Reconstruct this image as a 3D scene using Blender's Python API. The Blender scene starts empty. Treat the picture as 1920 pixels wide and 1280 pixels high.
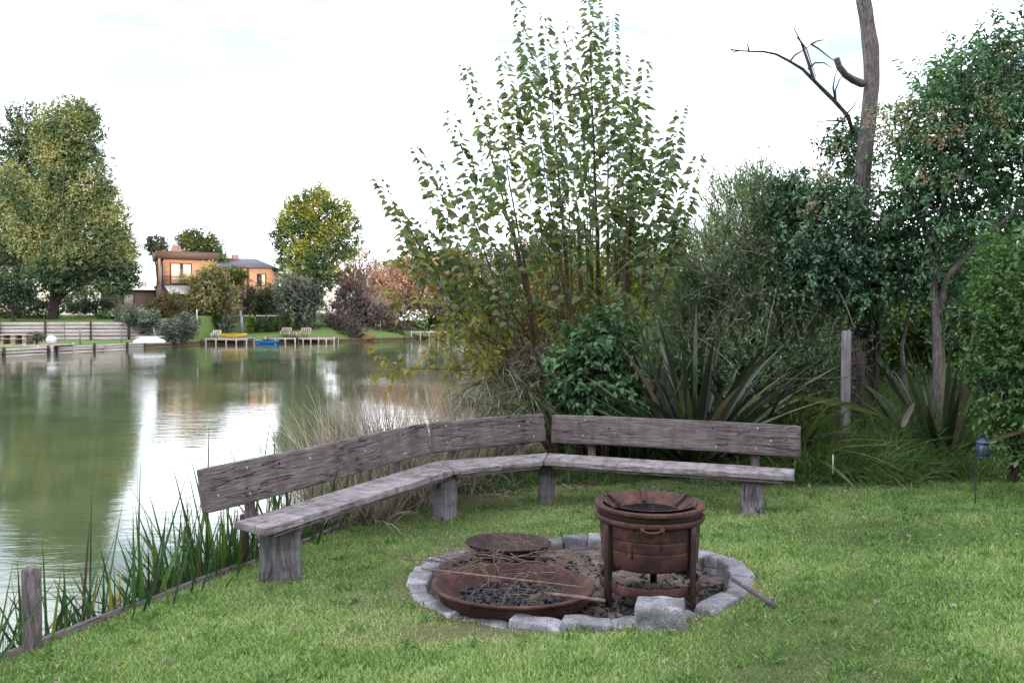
import bpy, math, random
import numpy as np
from mathutils import Vector, Matrix, noise
R = math.radians
C = bpy.context.scene.collection
sc = bpy.context.scene
# ------------------------------------------------------------------ camera
FOC = 1500.0; HOR = 600.0; CH = 1.77
PITCH = math.atan(40 / FOC)
cam_d = bpy.data.cameras.new("camera"); cam = bpy.data.objects.new("camera", cam_d); C.objects.link(cam)
cam_d.sensor_width = 36; cam_d.lens = 36 * FOC / 1920; cam_d.clip_end = 6000; cam_d.clip_start = 0.05
cam.location = (0, 0, CH); cam.rotation_euler = (R(90) - PITCH, 0, 0)
sc.camera = cam
# ------------------------------------------------------------------ light
SUN_EL = R(5.0)
SUN_DIR = Vector((0.33, -0.944, math.tan(SUN_EL))).normalized()   # towards the sun
SUN_ROT = math.atan2(SUN_DIR.x, SUN_DIR.y)
w = bpy.data.worlds.new("World"); sc.world = w; w.use_nodes = True
nt = w.node_tree; nt.nodes.clear()
out = nt.nodes.new("ShaderNodeOutputWorld"); bg = nt.nodes.new("ShaderNodeBackground")
sky = nt.nodes.new("ShaderNodeTexSky"); sky.sky_type = 'NISHITA'; sky.sun_disc = False
sky.sun_elevation = SUN_EL; sky.sun_rotation = SUN_ROT; sky.air_density = 1.0; sky.dust_density = 1.0; sky.ozone_density = 2.0
tc = nt.nodes.new("ShaderNodeTexCoord"); mp = nt.nodes.new("ShaderNodeMapping"); mp.inputs['Scale'].default_value = (1.2, 1.2, 3.4)
nz = nt.nodes.new("ShaderNodeTexNoise"); nz.inputs['Scale'].default_value = 1.6; nz.inputs['Detail'].default_value = 6; nz.inputs['Roughness'].default_value = 0.55
cr = nt.nodes.new("ShaderNodeValToRGB"); cr.color_ramp.elements[0].position = 0.43; cr.color_ramp.elements[1].position = 0.60
cr.color_ramp.elements[0].color = (0.148, 0.145, 0.145, 1); cr.color_ramp.elements[1].color = (1, 1, 1, 1)
mx = nt.nodes.new("ShaderNodeMixRGB"); mx.inputs['Color2'].default_value = (13.6, 13.8, 15.2, 1)
nt.links.new(tc.outputs['Generated'], mp.inputs['Vector']); nt.links.new(mp.outputs['Vector'], nz.inputs['Vector'])
nt.links.new(nz.outputs['Fac'], cr.inputs['Fac']); nt.links.new(cr.outputs['Color'], mx.inputs['Fac'])
nt.links.new(sky.outputs['Color'], mx.inputs['Color1']); nt.links.new(mx.outputs['Color'], bg.inputs['Color'])
bg.inputs['Strength'].default_value = 0.12
nt.links.new(bg.outputs['Background'], out.inputs['Surface'])
sl = bpy.data.lights.new("sun", 'SUN'); sl.energy = 3.0; sl.angle = R(0.6); sl.color = (1.0, 0.70, 0.42)
so = bpy.data.objects.new("sun", sl); C.objects.link(so); so.location = (20, -40, 30)
so.rotation_euler = SUN_DIR.to_track_quat('Z', 'Y').to_euler()
sc.view_settings.view_transform = 'Standard'; sc.view_settings.look = 'None'
sc.view_settings.exposure = 1.4; sc.view_settings.gamma = 1.0
sc.cycles.max_bounces = 6; sc.cycles.transparent_max_bounces = 8
sc.cycles.diffuse_bounces = 3; sc.cycles.glossy_bounces = 3
# ------------------------------------------------------------------ helpers
rng = np.random.default_rng(7); random.seed(7)
def ray(px, py):
    u = (px - 960) / FOC; v = (py - 640) / FOC
    c, s = math.cos(PITCH), math.sin(PITCH)
    return Vector((u, c - v * s, -s - v * c))
def P(px, py, d):
    r = ray(px, py); r = r * (d / r.y); return Vector((r.x, r.y, CH + r.z))
def G(px, py, z=0.0):
    r = ray(px, py); return Vector((0, 0, CH)) + r * ((z - CH) / r.z)
def tag(o, label=None, cat=None, group=None, kind=None):
    if label: o['label'] = label
    if cat: o['category'] = cat
    if group: o['group'] = group
    if kind: o['kind'] = kind
    return o
def thing(name, label, cat, loc, group=None, rotz=0.0):
    o = bpy.data.objects.new(name, None); C.objects.link(o); o.location = loc
    o.rotation_euler = (0, 0, rotz); o.empty_display_size = 0.2
    return tag(o, label, cat, group)
class Geo:
    def __init__(s): s.V = []; s.F = []; s.T = []; s.n = 0
    def add(s, V, F, m=0, t=0.5):
        V = np.asarray(V, dtype=np.float32).reshape(-1, 3)
        if not isinstance(F, list) or (len(F) and not hasattr(F[0], 'shape')):
            by = {}
            for f in F: by.setdefault(len(f), []).append(f)
            F = [np.array(x) for x in by.values()]
        for f in F: s.F.append((f + s.n, m))
        s.V.append(V)
        t = np.broadcast_to(np.asarray(t, dtype=np.float32), (len(V),)) if np.ndim(t) == 0 else np.asarray(t, dtype=np.float32)
        s.T.append(t); s.n += len(V)
    def build(s, name, mats, parent=None, origin=None, smooth=False, local=False):
        V = np.concatenate(s.V)
        if parent is not None and not local: V = V - np.array(parent.location, dtype=np.float32)
        elif origin is not None: V = V - np.array(origin, dtype=np.float32)
        me = bpy.data.meshes.new(name)
        me.vertices.add(len(V)); me.vertices.foreach_set('co', V.ravel())
        nl = sum(f.size for f, m in s.F); npg = sum(len(f) for f, m in s.F)
        me.loops.add(nl); me.polygons.add(npg)
        me.loops.foreach_set('vertex_index', np.concatenate([f.ravel() for f, m in s.F]).astype(np.int32))
        sizes = np.concatenate([np.full(len(f), f.shape[1]) for f, m in s.F]).astype(np.int32)
        me.polygons.foreach_set('loop_start', (np.cumsum(sizes) - sizes).astype(np.int32))
        me.polygons.foreach_set('material_index', np.concatenate([np.full(len(f), m) for f, m in s.F]).astype(np.int32))
        if smooth: me.polygons.foreach_set('use_smooth', np.ones(npg, dtype=bool))
        me.update(calc_edges=True)
        a = me.attributes.new('tint', 'FLOAT', 'POINT'); a.data.foreach_set('value', np.concatenate(s.T))
        if not isinstance(mats, (list, tuple)): mats = [mats]
        for m in mats: me.materials.append(m)
        o = bpy.data.objects.new(name, me); C.objects.link(o)
        if parent is not None: o.parent = parent
        elif origin is not None: o.location = origin
        return o
def nrmz(a): return a / np.maximum(np.linalg.norm(a, axis=-1, keepdims=True), 1e-6)
def box(g, x0, x1, y0, y1, z0, z1, m=0):
    v = [(x0,y0,z0),(x1,y0,z0),(x1,y1,z0),(x0,y1,z0),(x0,y0,z1),(x1,y0,z1),(x1,y1,z1),(x0,y1,z1)]
    g.add(v, [(0,3,2,1),(4,5,6,7),(0,1,5,4),(1,2,6,5),(2,3,7,6),(3,0,4,7)], m)
def tube(g, pts, rad, sides=8, m=0, cap=True, rough=0.0):
    pts = [Vector(p) for p in pts]; n = len(pts)
    if not hasattr(rad, '__len__'): rad = [rad] * n
    V = []; up = Vector((0.31, 0.17, 0.93)).normalized(); prev = None
    for i, p in enumerate(pts):
        t = (pts[min(i+1, n-1)] - pts[max(i-1, 0)]).normalized()
        if prev is None:
            a = t.cross(up)
            if a.length < .1: a = t.cross(Vector((1, 0, 0)))
        else: a = prev - t * prev.dot(t)
        a.normalize(); prev = a.copy(); b = t.cross(a)
        for k in range(sides):
            an = 2 * math.pi * k / sides
            rr = rad[i] * (1 + rough * noise.noise(Vector((k * 1.7, p.z * 3, p.x + p.y)))) if rough else rad[i]
            V.append(p + (a * math.cos(an) + b * math.sin(an)) * rr)
    F = [(i*sides+k, i*sides+(k+1) % sides, (i+1)*sides+(k+1) % sides, (i+1)*sides+k) for i in range(n-1) for k in range(sides)]
    if cap: F += [tuple(range(sides))[::-1], tuple((n-1)*sides+k for k in range(sides))]
    g.add([tuple(v) for v in V], F, m)
def lathe(g, prof, segs=48, c=(0, 0, 0), m=0, wob=0.0, seed=0, closed=False):
    V = []
    for r, z in prof:
        for k in range(segs):
            a = 2*math.pi*k/segs
            rr = r * (1 + wob * noise.noise(Vector((math.cos(a)*1.5, math.sin(a)*1.5, seed))))
            V.append((c[0]+rr*math.cos(a), c[1]+rr*math.sin(a), c[2]+z))
    n = len(prof); F = []
    for i in range(n if closed else n-1):
        j = (i+1) % n
        F += [(i*segs+k, i*segs+(k+1) % segs, j*segs+(k+1) % segs, j*segs+k) for k in range(segs)]
    g.add(V, F, m)
def block(g, L, W, H, nx, ny, nz_, amp=0.004, seed=0, bev=0.006, warp=None, m=0, fr=(1.5, 8, 8), mat=None):
    """a box with x,y,z in -.5...5 of its size, gridded, worn at the edges"""
    idx = {}; V = []; F = []
    def vid(i, j, k):
        if (i, j, k) in idx: return idx[(i, j, k)]
        x, y, z = i/nx-.5, j/ny-.5, k/nz_-.5
        e = (i in (0, nx)) + (j in (0, ny)) + (k in (0, nz_))
        p = Vector((x*L, y*W, z*H))
        if e >= 2:
            if i in (0, nx): p.x -= math.copysign(bev, x)
            if j in (0, ny): p.y -= math.copysign(bev, y)
            if k in (0, nz_): p.z -= math.copysign(bev, z)
        q = Vector((p.x*fr[0]+seed*7.1, p.y*fr[1], p.z*fr[2]))
        d = Vector((noise.noise(q), noise.noise(q+Vector((31, 0, 0))), noise.noise(q+Vector((0, 57, 0)))))
        p += d * amp
        if warp: p = warp(p)
        if mat is not None: p = mat @ p
        idx[(i, j, k)] = len(V); V.append(tuple(p)); return idx[(i, j, k)]
    for i in range(nx):
        for j in range(ny):
            F.append((vid(i,j,0), vid(i,j+1,0), vid(i+1,j+1,0), vid(i+1,j,0)))
            F.append((vid(i,j,nz_), vid(i+1,j,nz_), vid(i+1,j+1,nz_), vid(i,j+1,nz_)))
    for i in range(nx):
        for k in range(nz_):
            F.append((vid(i,0,k), vid(i+1,0,k), vid(i+1,0,k+1), vid(i,0,k+1)))
            F.append((vid(i,ny,k), vid(i,ny,k+1), vid(i+1,ny,k+1), vid(i+1,ny,k)))
    for j in range(ny):
        for k in range(nz_):
            F.append((vid(0,j,k), vid(0,j,k+1), vid(0,j+1,k+1), vid(0,j+1,k)))
            F.append((vid(nx,j,k), vid(nx,j+1,k), vid(nx,j+1,k+1), vid(nx,j,k+1)))
    g.add(V, F, m)
LEAF = {
 'o': (np.array([(0,0,0),(.26,-.48,.15),(.64,-.34,.08),(1,0,-.20),(.66,.36,.05),(.30,.47,.13)]), np.array([(0,1,2,3),(0,3,4,5)])),
 'q': (np.array([(0,0,0),(.45,-.5,.05),(1,0,0),(.45,.5,.05)]), np.array([(0,1,2,3)])),
 't': (np.array([(0,-.5,0),(0,.5,0),(1,0,0)]), np.array([(0,1,2)])),
}
def leaves(g, pos, d, n, ln, wr, tmpl='q', m=0, tint=0.5):
    T, F = LEAF[tmpl]; N = len(pos); k = len(T)
    d = nrmz(d); s = nrmz(np.cross(d, n)); n = np.cross(s, d)
    ln = np.broadcast_to(ln, (N,))[:, None, None]
    V = pos[:, None] + ln*(T[None, :, 0:1]*d[:, None] + T[None, :, 1:2]*wr*s[:, None] + T[None, :, 2:3]*n[:, None])
    FF = (F[None] + (np.arange(N)*k)[:, None, None]).reshape(-1, F.shape[1])
    t = np.repeat(np.broadcast_to(tint, (N,)), k)
    g.add(V.reshape(-1, 3), [FF], m, t)
def blades(g, base, d, ln, wd, bend, segs=4, m=0, tint=0.5, side=None, wprof=None, fold=0.0):
    """curved strips; base N3, d start direction, bend = how far the tip falls (fraction of length)"""
    N = len(base); d = nrmz(d); ln = np.broadcast_to(ln, (N,)); wd = np.broadcast_to(wd, (N,)); bend = np.broadcast_to(bend, (N,))
    hz = d.copy(); hz[:, 2] = 0
    if side is None:
        side = nrmz(np.cross(d, rng.normal(size=(N, 3))))
    hz = nrmz(hz + 1e-4)
    V = []; cols = 3 if fold else 2
    nn = np.cross(side, d)
    for i in range(segs+1):
        t = i/segs
        p = base + d*(ln*t)[:, None] + (hz*0.45 - np.array([0, 0, 1.0]))*(ln*bend*t*t)[:, None]
        wv = (1-t**2.2)*(0.55+0.9*t if t < .5 else 1.0) if wprof is None else wprof(t)
        wv = max(wv, 0.02)
        a = side*(wd*wv*.5)[:, None]
        if fold: V += [p-a, p+nn*(wd*wv*fold)[:, None], p+a]
        else: V += [p-a, p+a]
    V = np.stack(V, axis=1)
    F = []
    for i in range(segs):
        for c in range(cols-1):
            F.append((i*cols+c, i*cols+c+1, (i+1)*cols+c+1, (i+1)*cols+c))
    F = np.array(F); k = V.shape[1]
    FF = (F[None] + (np.arange(N)*k)[:, None, None]).reshape(-1, 4)
    g.add(V.reshape(-1, 3), [FF], m, np.repeat(np.broadcast_to(tint, (N,)), k))
def ell(px, py, d, rx, ry, rd=None):
    c = P(px, py, d); s = d/FOC
    return (np.array(c), np.array((rx*s, (rd if rd else rx*s*.8), ry*s)))
def lump(p, s, f):
    return np.array([noise.noise(Vector((float(a)*f+s, float(b)*f, float(c_)*f))) for a, b, c_ in p])
def sample_ells(n, ells, rmin=0.35, rough=.25, seed=0, f=None):
    vol = np.array([r[0]*r[1]*r[2] for c, r in ells])**0.75; vol = vol/vol.sum()
    w_ = rng.choice(len(ells), n, p=vol)
    cc = np.array([ells[i][0] for i in w_]); rr = np.array([ells[i][1] for i in w_])
    u = nrmz(rng.normal(size=(n, 3)))
    r = (rmin**3 + rng.random(n)*(1-rmin**3))**(1/3)
    ff = 2.2
    lp = lump(u*1.0 + cc*.13, seed*3.3, ff)
    r = r*(1+rough*1.8*lp)
    return cc + u*rr*r[:, None], u, w_
def shoots(g, base, d, ln, K, leaf, wr, ang=1.0, droop=.25, tmpl='q', m=0, tint=.5, twig=None, tm=1, curve=.15, t0=.12, jit=.35, flat=.6):
    S = len(base); d = nrmz(d); ln = np.broadcast_to(ln, (S,))
    tint = np.broadcast_to(tint, (S,))
    t = (t0 + (1-t0)*(np.arange(K)+.5)/K)[None, :] + rng.normal(size=(S, K))*.02
    side = nrmz(np.cross(d, rng.normal(size=(S, 3)) + np.array([0, 0, 1.0])))
    side2 = np.cross(d, side)
    ph = np.arange(K)*2.4
    sd = side[:, None]*np.cos(ph)[None, :, None] + side2[:, None]*(np.sin(ph)[None, :, None])*flat
    dn = np.array([0, 0, -1.0])
    p = base[:, None] + d[:, None]*(ln[:, None]*t)[..., None] + dn*(curve*ln[:, None]*t*t)[..., None]
    ld = nrmz(sd*math.sin(ang) + d[:, None]*math.cos(ang) + dn*droop + rng.normal(size=(S, K, 3))*jit)
    nn = nrmz(np.array([0, 0, 1.0]) + rng.normal(size=(S, K, 3))*.45 + d[:, None]*.2)
    sz = leaf*(.7+.5*rng.random((S, K)))*(1.05-.45*t**3)
    leaves(g, p.reshape(-1, 3), ld.reshape(-1, 3), nn.reshape(-1, 3), sz.ravel(), wr, tmpl, m, np.repeat(tint, K)+rng.normal(size=S*K)*.06)
    if twig:
        # thin tapering three sided twigs
        segs = 3; V = []
        for i in range(segs+1):
            tt = i/segs; c_ = base + d*(ln*tt)[:, None] + dn*(curve*ln*tt*tt)[:, None]
            r = twig*(1-.7*tt)
            for k in range(3):
                a = k*2.094
                V.append(c_ + (side*math.cos(a)+side2*math.sin(a))*r)
        V = np.stack(V, axis=1); F = []
        for i in range(segs):
            for k in range(3): F.append((i*3+k, i*3+(k+1) % 3, (i+1)*3+(k+1) % 3, (i+1)*3+k))
        F = np.array(F)
        g.add(V.reshape(-1, 3), [(F[None] + (np.arange(S)*12)[:, None, None]).reshape(-1, 4)], tm, .5)
def curve_pts(a, b, c, n=8):
    a, b, c = Vector(a), Vector(b), Vector(c)
    return [a*(1-t)**2 + b*2*t*(1-t) + c*t*t for t in [i/(n-1) for i in range(n)]]
# ------------------------------------------------------------------ materials
def mat(name):
    m = bpy.data.materials.new(name); m.use_nodes = True; n = m.node_tree; n.nodes.clear()
    o = n.nodes.new('ShaderNodeOutputMaterial'); return m, n, o
def N(n, t, **kw):
    x = n.nodes.new(t)
    for k, v in kw.items():
        if hasattr(x, k): setattr(x, k, v)
        else: x.inputs[k.replace('_', ' ')].default_value = v
    return x
def ramp(n, stops):
    r = n.nodes.new('ShaderNodeValToRGB'); e = r.color_ramp.elements
    while len(e) < len(stops): e.new(.5)
    for i, (p, c) in enumerate(stops): e[i].position = p; e[i].color = (*c, 1)
    return r
def leafmat(name, a, b, c, tr=.35, rough=.5, tcol=None, spec=.3, odd=None):
    """a,b,c: dark, middle, light albedo; picked per leaf and per spray"""
    m, n, o = mat(name)
    geo = N(n, 'ShaderNodeNewGeometry'); at = N(n, 'ShaderNodeAttribute', attribute_name='tint')
    ma = N(n, 'ShaderNodeMath', operation='MULTIPLY_ADD'); ma.inputs[1].default_value = .5; ma.inputs[2].default_value = -.25
    ad = N(n, 'ShaderNodeMath', operation='ADD', use_clamp=True)
    n.links.new(geo.outputs['Random Per Island'], ma.inputs[0]); n.links.new(ma.outputs[0], ad.inputs[0]); n.links.new(at.outputs['Fac'], ad.inputs[1])
    stops = [(.12, a), (.5, b), (.88, c)]
    if odd: stops.append((.985, odd))
    r = ramp(n, stops)
    n.links.new(ad.outputs[0], r.inputs['Fac'])
    p = N(n, 'ShaderNodeBsdfPrincipled', Roughness=rough); p.inputs['Specular IOR Level'].default_value = spec
    n.links.new(r.outputs['Color'], p.inputs['Base Color'])
    t = N(n, 'ShaderNodeBsdfTranslucent'); mm = N(n, 'ShaderNodeMixRGB', blend_type='MULTIPLY'); mm.inputs['Fac'].default_value = 1
    mm.inputs['Color2'].default_value = (*(tcol or (1.25, 1.35, .6)), 1)
    n.links.new(r.outputs['Color'], mm.inputs['Color1']); n.links.new(mm.outputs['Color'], t.inputs['Color'])
    mi = N(n, 'ShaderNodeMixShader'); mi.inputs['Fac'].default_value = tr
    n.links.new(p.outputs[0], mi.inputs[1]); n.links.new(t.outputs[0], mi.inputs[2]); n.links.new(mi.outputs[0], o.inputs['Surface'])
    return m
def nmat(name, stops, scale=(4, 4, 4), nscale=3.0, detail=6, rough=.8, bump=.3, bdist=.01, metal=0, spec=.3, coord='Object', orand=0, speck=None, speckscale=80, speckr=(.55, .65), dist=0.0, bscale=None):
    m, n, o = mat(name)
    tc_ = N(n, 'ShaderNodeTexCoord'); mp_ = N(n, 'ShaderNodeMapping'); mp_.inputs['Scale'].default_value = scale
    n.links.new(tc_.outputs[coord], mp_.inputs['Vector'])
    z = N(n, 'ShaderNodeTexNoise', Scale=nscale, Detail=detail, Roughness=.62, Distortion=dist); n.links.new(mp_.outputs[0], z.inputs['Vector'])
    r = ramp(n, stops); n.links.new(z.outputs['Fac'], r.inputs['Fac'])
    p = N(n, 'ShaderNodeBsdfPrincipled', Roughness=rough, Metallic=metal); p.inputs['Specular IOR Level'].default_value = spec
    col = r.outputs['Color']
    if speck:
        s = N(n, 'ShaderNodeTexNoise', Scale=speckscale, Detail=2, Roughness=.5); n.links.new(tc_.outputs[coord], s.inputs['Vector'])
        sr = ramp(n, [(speckr[0], (0, 0, 0)), (speckr[1], (1, 1, 1))]); n.links.new(s.outputs['Fac'], sr.inputs['Fac'])
        mm = N(n, 'ShaderNodeMixRGB'); mm.inputs['Color2'].default_value = (*speck, 1)
        n.links.new(sr.outputs['Color'], mm.inputs['Fac']); n.links.new(col, mm.inputs['Color1']); col = mm.outputs['Color']
    if orand:
        oi = N(n, 'ShaderNodeObjectInfo'); mr = N(n, 'ShaderNodeMapRange'); mr.inputs['To Min'].default_value = 1-orand; mr.inputs['To Max'].default_value = 1.12
        n.links.new(oi.outputs['Random'], mr.inputs['Value']); vm = N(n, 'ShaderNodeVectorMath', operation='SCALE'); n.links.new(col, vm.inputs[0]); n.links.new(mr.outputs[0], vm.inputs['Scale']); col = vm.outputs[0]
        st = N(n, 'ShaderNodeTexNoise', Scale=4.5, Detail=6, Roughness=.7); g_ = N(n, 'ShaderNodeNewGeometry'); n.links.new(g_.outputs['Position'], st.inputs['Vector'])
        sr2 = ramp(n, [(.47, (0, 0, 0)), (.62, (.75, .75, .75))]); n.links.new(st.outputs['Fac'], sr2.inputs['Fac'])
        m3 = N(n, 'ShaderNodeMixRGB'); m3.inputs['Color2'].default_value = (.085, .08, .065, 1); n.links.new(sr2.outputs['Color'], m3.inputs['Fac']); n.links.new(col, m3.inputs['Color1']); col = m3.outputs['Color']
    n.links.new(col, p.inputs['Base Color'])
    if bump:
        b = N(n, 'ShaderNodeBump', Strength=bump, Distance=bdist)
        if bscale:
            z2 = N(n, 'ShaderNodeTexNoise', Scale=bscale, Detail=5, Roughness=.6); n.links.new(mp_.outputs[0], z2.inputs['Vector']); n.links.new(z2.outputs['Fac'], b.inputs['Height'])
        else: n.links.new(z.outputs['Fac'], b.inputs['Height'])
        n.links.new(b.outputs[0], p.inputs['Normal'])
    n.links.new(p.outputs[0], o.inputs['Surface'])
    return m
def woodmat(name, dark, mid, light, g=(1.7, 30, 30), stain=(.10, .07, .075)):
    """weathered timber: grain along local x, drying cracks, stains"""
    m, n, o = mat(name)
    tcx = N(n, 'ShaderNodeTexCoord'); oi = N(n, 'ShaderNodeObjectInfo'); om = N(n, 'ShaderNodeMath', operation='MULTIPLY'); om.inputs[1].default_value = 37.0
    n.links.new(oi.outputs['Random'], om.inputs[0]); tc_ = N(n, 'ShaderNodeVectorMath', operation='ADD'); n.links.new(tcx.outputs['Object'], tc_.inputs[0]); n.links.new(om.outputs[0], tc_.inputs[1])
    mp_ = N(n, 'ShaderNodeMapping'); mp_.inputs['Scale'].default_value = g; n.links.new(tc_.outputs[0], mp_.inputs['Vector'])
    z = N(n, 'ShaderNodeTexNoise', Scale=3.2, Detail=9, Roughness=.68, Distortion=.4); n.links.new(mp_.outputs[0], z.inputs['Vector'])
    r = ramp(n, [(.31, dark), (.48, mid), (.68, light)]); n.links.new(z.outputs['Fac'], r.inputs['Fac'])
    z3 = N(n, 'ShaderNodeTexNoise', Scale=3.0, Detail=4, Roughness=.6); mp3 = N(n, 'ShaderNodeMapping'); mp3.inputs['Scale'].default_value = (3.5, 1.3, 1.3); n.links.new(tc_.outputs[0], mp3.inputs['Vector']); n.links.new(mp3.outputs[0], z3.inputs['Vector'])
    r3 = ramp(n, [(.42, (0, 0, 0)), (.68, (1, 1, 1))]); n.links.new(z3.outputs['Fac'], r3.inputs['Fac'])
    mm = N(n, 'ShaderNodeMixRGB'); mm.inputs['Color2'].default_value = (*stain, 1)
    k = N(n, 'ShaderNodeMath', operation='MULTIPLY'); k.inputs[1].default_value = .7; n.links.new(r3.outputs['Color'], k.inputs[0])
    n.links.new(k.outputs[0], mm.inputs['Fac']); n.links.new(r.outputs['Color'], mm.inputs['Color1'])
    mp2 = N(n, 'ShaderNodeMapping'); mp2.inputs['Scale'].default_value = (g[0]*.6, g[1]*.5, g[2]*.5); n.links.new(tc_.outputs[0], mp2.inputs['Vector'])
    ck = N(n, 'ShaderNodeTexNoise', Scale=2.1, Detail=3, Roughness=.5, Distortion=.8); n.links.new(mp2.outputs[0], ck.inputs['Vector'])
    rc = ramp(n, [(.478, (0, 0, 0)), (.494, (1, 1, 1)), (.506, (1, 1, 1)), (.522, (0, 0, 0))]); n.links.new(ck.outputs['Fac'], rc.inputs['Fac'])
    # cracks only here and there
    msk = N(n, 'ShaderNodeTexNoise', Scale=1.7, Detail=2); n.links.new(tc_.outputs[0], msk.inputs['Vector'])
    rm = ramp(n, [(.44, (0, 0, 0)), (.53, (1, 1, 1))]); n.links.new(msk.outputs['Fac'], rm.inputs['Fac'])
    ml = N(n, 'ShaderNodeMath', operation='MULTIPLY'); n.links.new(rc.outputs['Color'], ml.inputs[0]); n.links.new(rm.outputs['Color'], ml.inputs[1])
    mc = N(n, 'ShaderNodeMixRGB'); mc.inputs['Color2'].default_value = (.02, .016, .016, 1)
    n.links.new(ml.outputs[0], mc.inputs['Fac']); n.links.new(mm.outputs['Color'], mc.inputs['Color1'])
    p = N(n, 'ShaderNodeBsdfPrincipled', Roughness=.82); p.inputs['Specular IOR Level'].default_value = .2
    n.links.new(mc.outputs['Color'], p.inputs['Base Color'])
    sb = N(n, 'ShaderNodeMath', operation='SUBTRACT'); n.links.new(z.outputs['Fac'], sb.inputs[0]); n.links.new(ml.outputs[0], sb.inputs[1])
    b = N(n, 'ShaderNodeBump', Strength=.7, Distance=.008); n.links.new(sb.outputs[0], b.inputs['Height']); n.links.new(b.outputs[0], p.inputs['Normal'])
    n.links.new(p.outputs[0], o.inputs['Surface'])
    return m
M = {}
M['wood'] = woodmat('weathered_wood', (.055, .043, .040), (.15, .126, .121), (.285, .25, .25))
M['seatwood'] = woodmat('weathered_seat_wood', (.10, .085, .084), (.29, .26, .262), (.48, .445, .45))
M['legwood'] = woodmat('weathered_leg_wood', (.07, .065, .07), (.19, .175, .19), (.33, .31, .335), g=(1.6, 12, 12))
M['edgewood'] = woodmat('edging_wood', (.05, .042, .045), (.12, .10, .105), (.2, .17, .175))
M['rust'] = nmat('rust', [(.25, (.017, .010, .009)), (.45, (.052, .023, .019)), (.6, (.095, .040, .029)), (.8, (.17, .085, .065))], scale=(1, 1, 1), nscale=7, detail=9, rough=.75, bump=.35, bdist=.006, spec=.35, speck=(.025, .014, .013), speckscale=26, speckr=(.56, .7))
M['darkrust'] = nmat('dark_rust', [(.3, (.012, .009, .009)), (.6, (.05, .028, .024)), (.8, (.09, .05, .042))], scale=(1, 1, 1), nscale=9, rough=.7, bump=.3, bdist=.004)
M['granite'] = nmat('granite', [(.3, (.15, .15, .165)), (.5, (.27, .27, .295)), (.72, (.44, .43, .44))], scale=(1, 1, 1), nscale=6, detail=12, rough=.85, bump=.9, bdist=.02, orand=.35, speck=(.12, .12, .14), speckscale=120, speckr=(.5, .62))
M['ash'] = nmat('ash_soil', [(.3, (.035, .026, .022)), (.5, (.10, .075, .06)), (.7, (.19, .155, .135))], scale=(1, 1, 1), nscale=7, detail=9, rough=.95, bump=1, bdist=.03, speck=(.3, .28, .26), speckscale=70, speckr=(.64, .7))
M['char'] = nmat('charcoal', [(.3, (.006, .006, .007)), (.6, (.02, .02, .023)), (.78, (.12, .12, .13))], scale=(1, 1, 1), nscale=14, rough=.6, bump=.6, bdist=.01, spec=.5)
M['twig'] = nmat('dry_twig', [(.3, (.09, .055, .045)), (.7, (.25, .18, .15))], nscale=6, rough=.9, bump=0)
M['bark'] = nmat('grey_bark', [(.3, (.07, .06, .06)), (.5, (.19, .16, .155)), (.7, (.34, .30, .295))], scale=(17, 17, 3.5), nscale=2.2, detail=10, rough=.95, bump=1, bdist=.04, dist=1.2)
M['bark_dark'] = nmat('dark_bark', [(.3, (.02, .016, .015)), (.7, (.10, .075, .06))], scale=(8, 8, 2), nscale=2, rough=.95, bump=.8, bdist=.03)
M['bark_brown'] = nmat('brown_bark', [(.3, (.07, .045, .03)), (.7, (.2, .14, .095))], scale=(8, 8, 2), nscale=2, rough=.95, bump=.4, bdist=.01)
M['postwood'] = nmat('post_wood', [(.3, (.10, .09, .095)), (.7, (.34, .31, .33))], scale=(10, 10, 1.2), nscale=2.5, rough=.9, bump=.6, bdist=.01)
M['wire'] = nmat('wire', [(.3, (.06, .05, .05)), (.7, (.22, .19, .19))], nscale=9, rough=.5, metal=.4, bump=0)
M['bolt'] = nmat('zinc_bolt', [(.3, (.45, .44, .46)), (.7, (.7, .7, .72))], nscale=9, rough=.45, metal=.3, bump=0)
M['hole'] = nmat('dark_iron_bolt', [(.3, (.012, .01, .01)), (.7, (.03, .025, .02))], nscale=9, rough=.8, bump=0)
M['lantern'] = nmat('blue_metal', [(.3, (.03, .045, .10)), (.7, (.06, .09, .17))], nscale=5, rough=.4, bump=0, spec=.5)
m, n, o = mat('lantern_glass'); p = N(n, 'ShaderNodeBsdfPrincipled', Roughness=.15); p.inputs['Base Color'].default_value = (.25, .3, .4, 1); p.inputs['Transmission Weight'].default_value = .6; n.links.new(p.outputs[0], o.inputs['Surface']); M['lglass'] = m
# foliage
M['mulb'] = leafmat('mulberry_leaf', (.085, .13, .072), (.155, .21, .115), (.29, .33, .14), tr=.45, rough=.42, spec=.5)
M['mulb_y'] = leafmat('mulberry_old_leaf', (.10, .14, .035), (.20, .22, .05), (.33, .27, .07), tr=.45, odd=(.38, .2, .08))
M['privet'] = leafmat('privet_leaf', (0.05, 0.116, 0.066), (0.107, 0.218, 0.114), (0.199, 0.358, 0.177), tr=.22, rough=.35, spec=.5, tcol=(1.2, 1.4, .7))
M['seed'] = leafmat('seed_cluster', (.22, .16, .09), (.32, .25, .15), (.45, .37, .24), tr=.2)
M['ivy'] = leafmat('ivy_leaf', (0.044, 0.107, 0.069), (0.095, 0.197, 0.11), (0.176, 0.327, 0.162), tr=.15, rough=.35, spec=.5, odd=(.25, .13, .06))
M['feather'] = leafmat('feathery_leaf', (0.101, 0.164, 0.105), (0.203, 0.294, 0.189), (0.385, 0.479, 0.325), tr=.3)
M['bush'] = leafmat('bush_leaf', (0.049, 0.115, 0.062), (0.103, 0.203, 0.087), (0.194, 0.316, 0.131), tr=.25, rough=.4, spec=.5)
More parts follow.
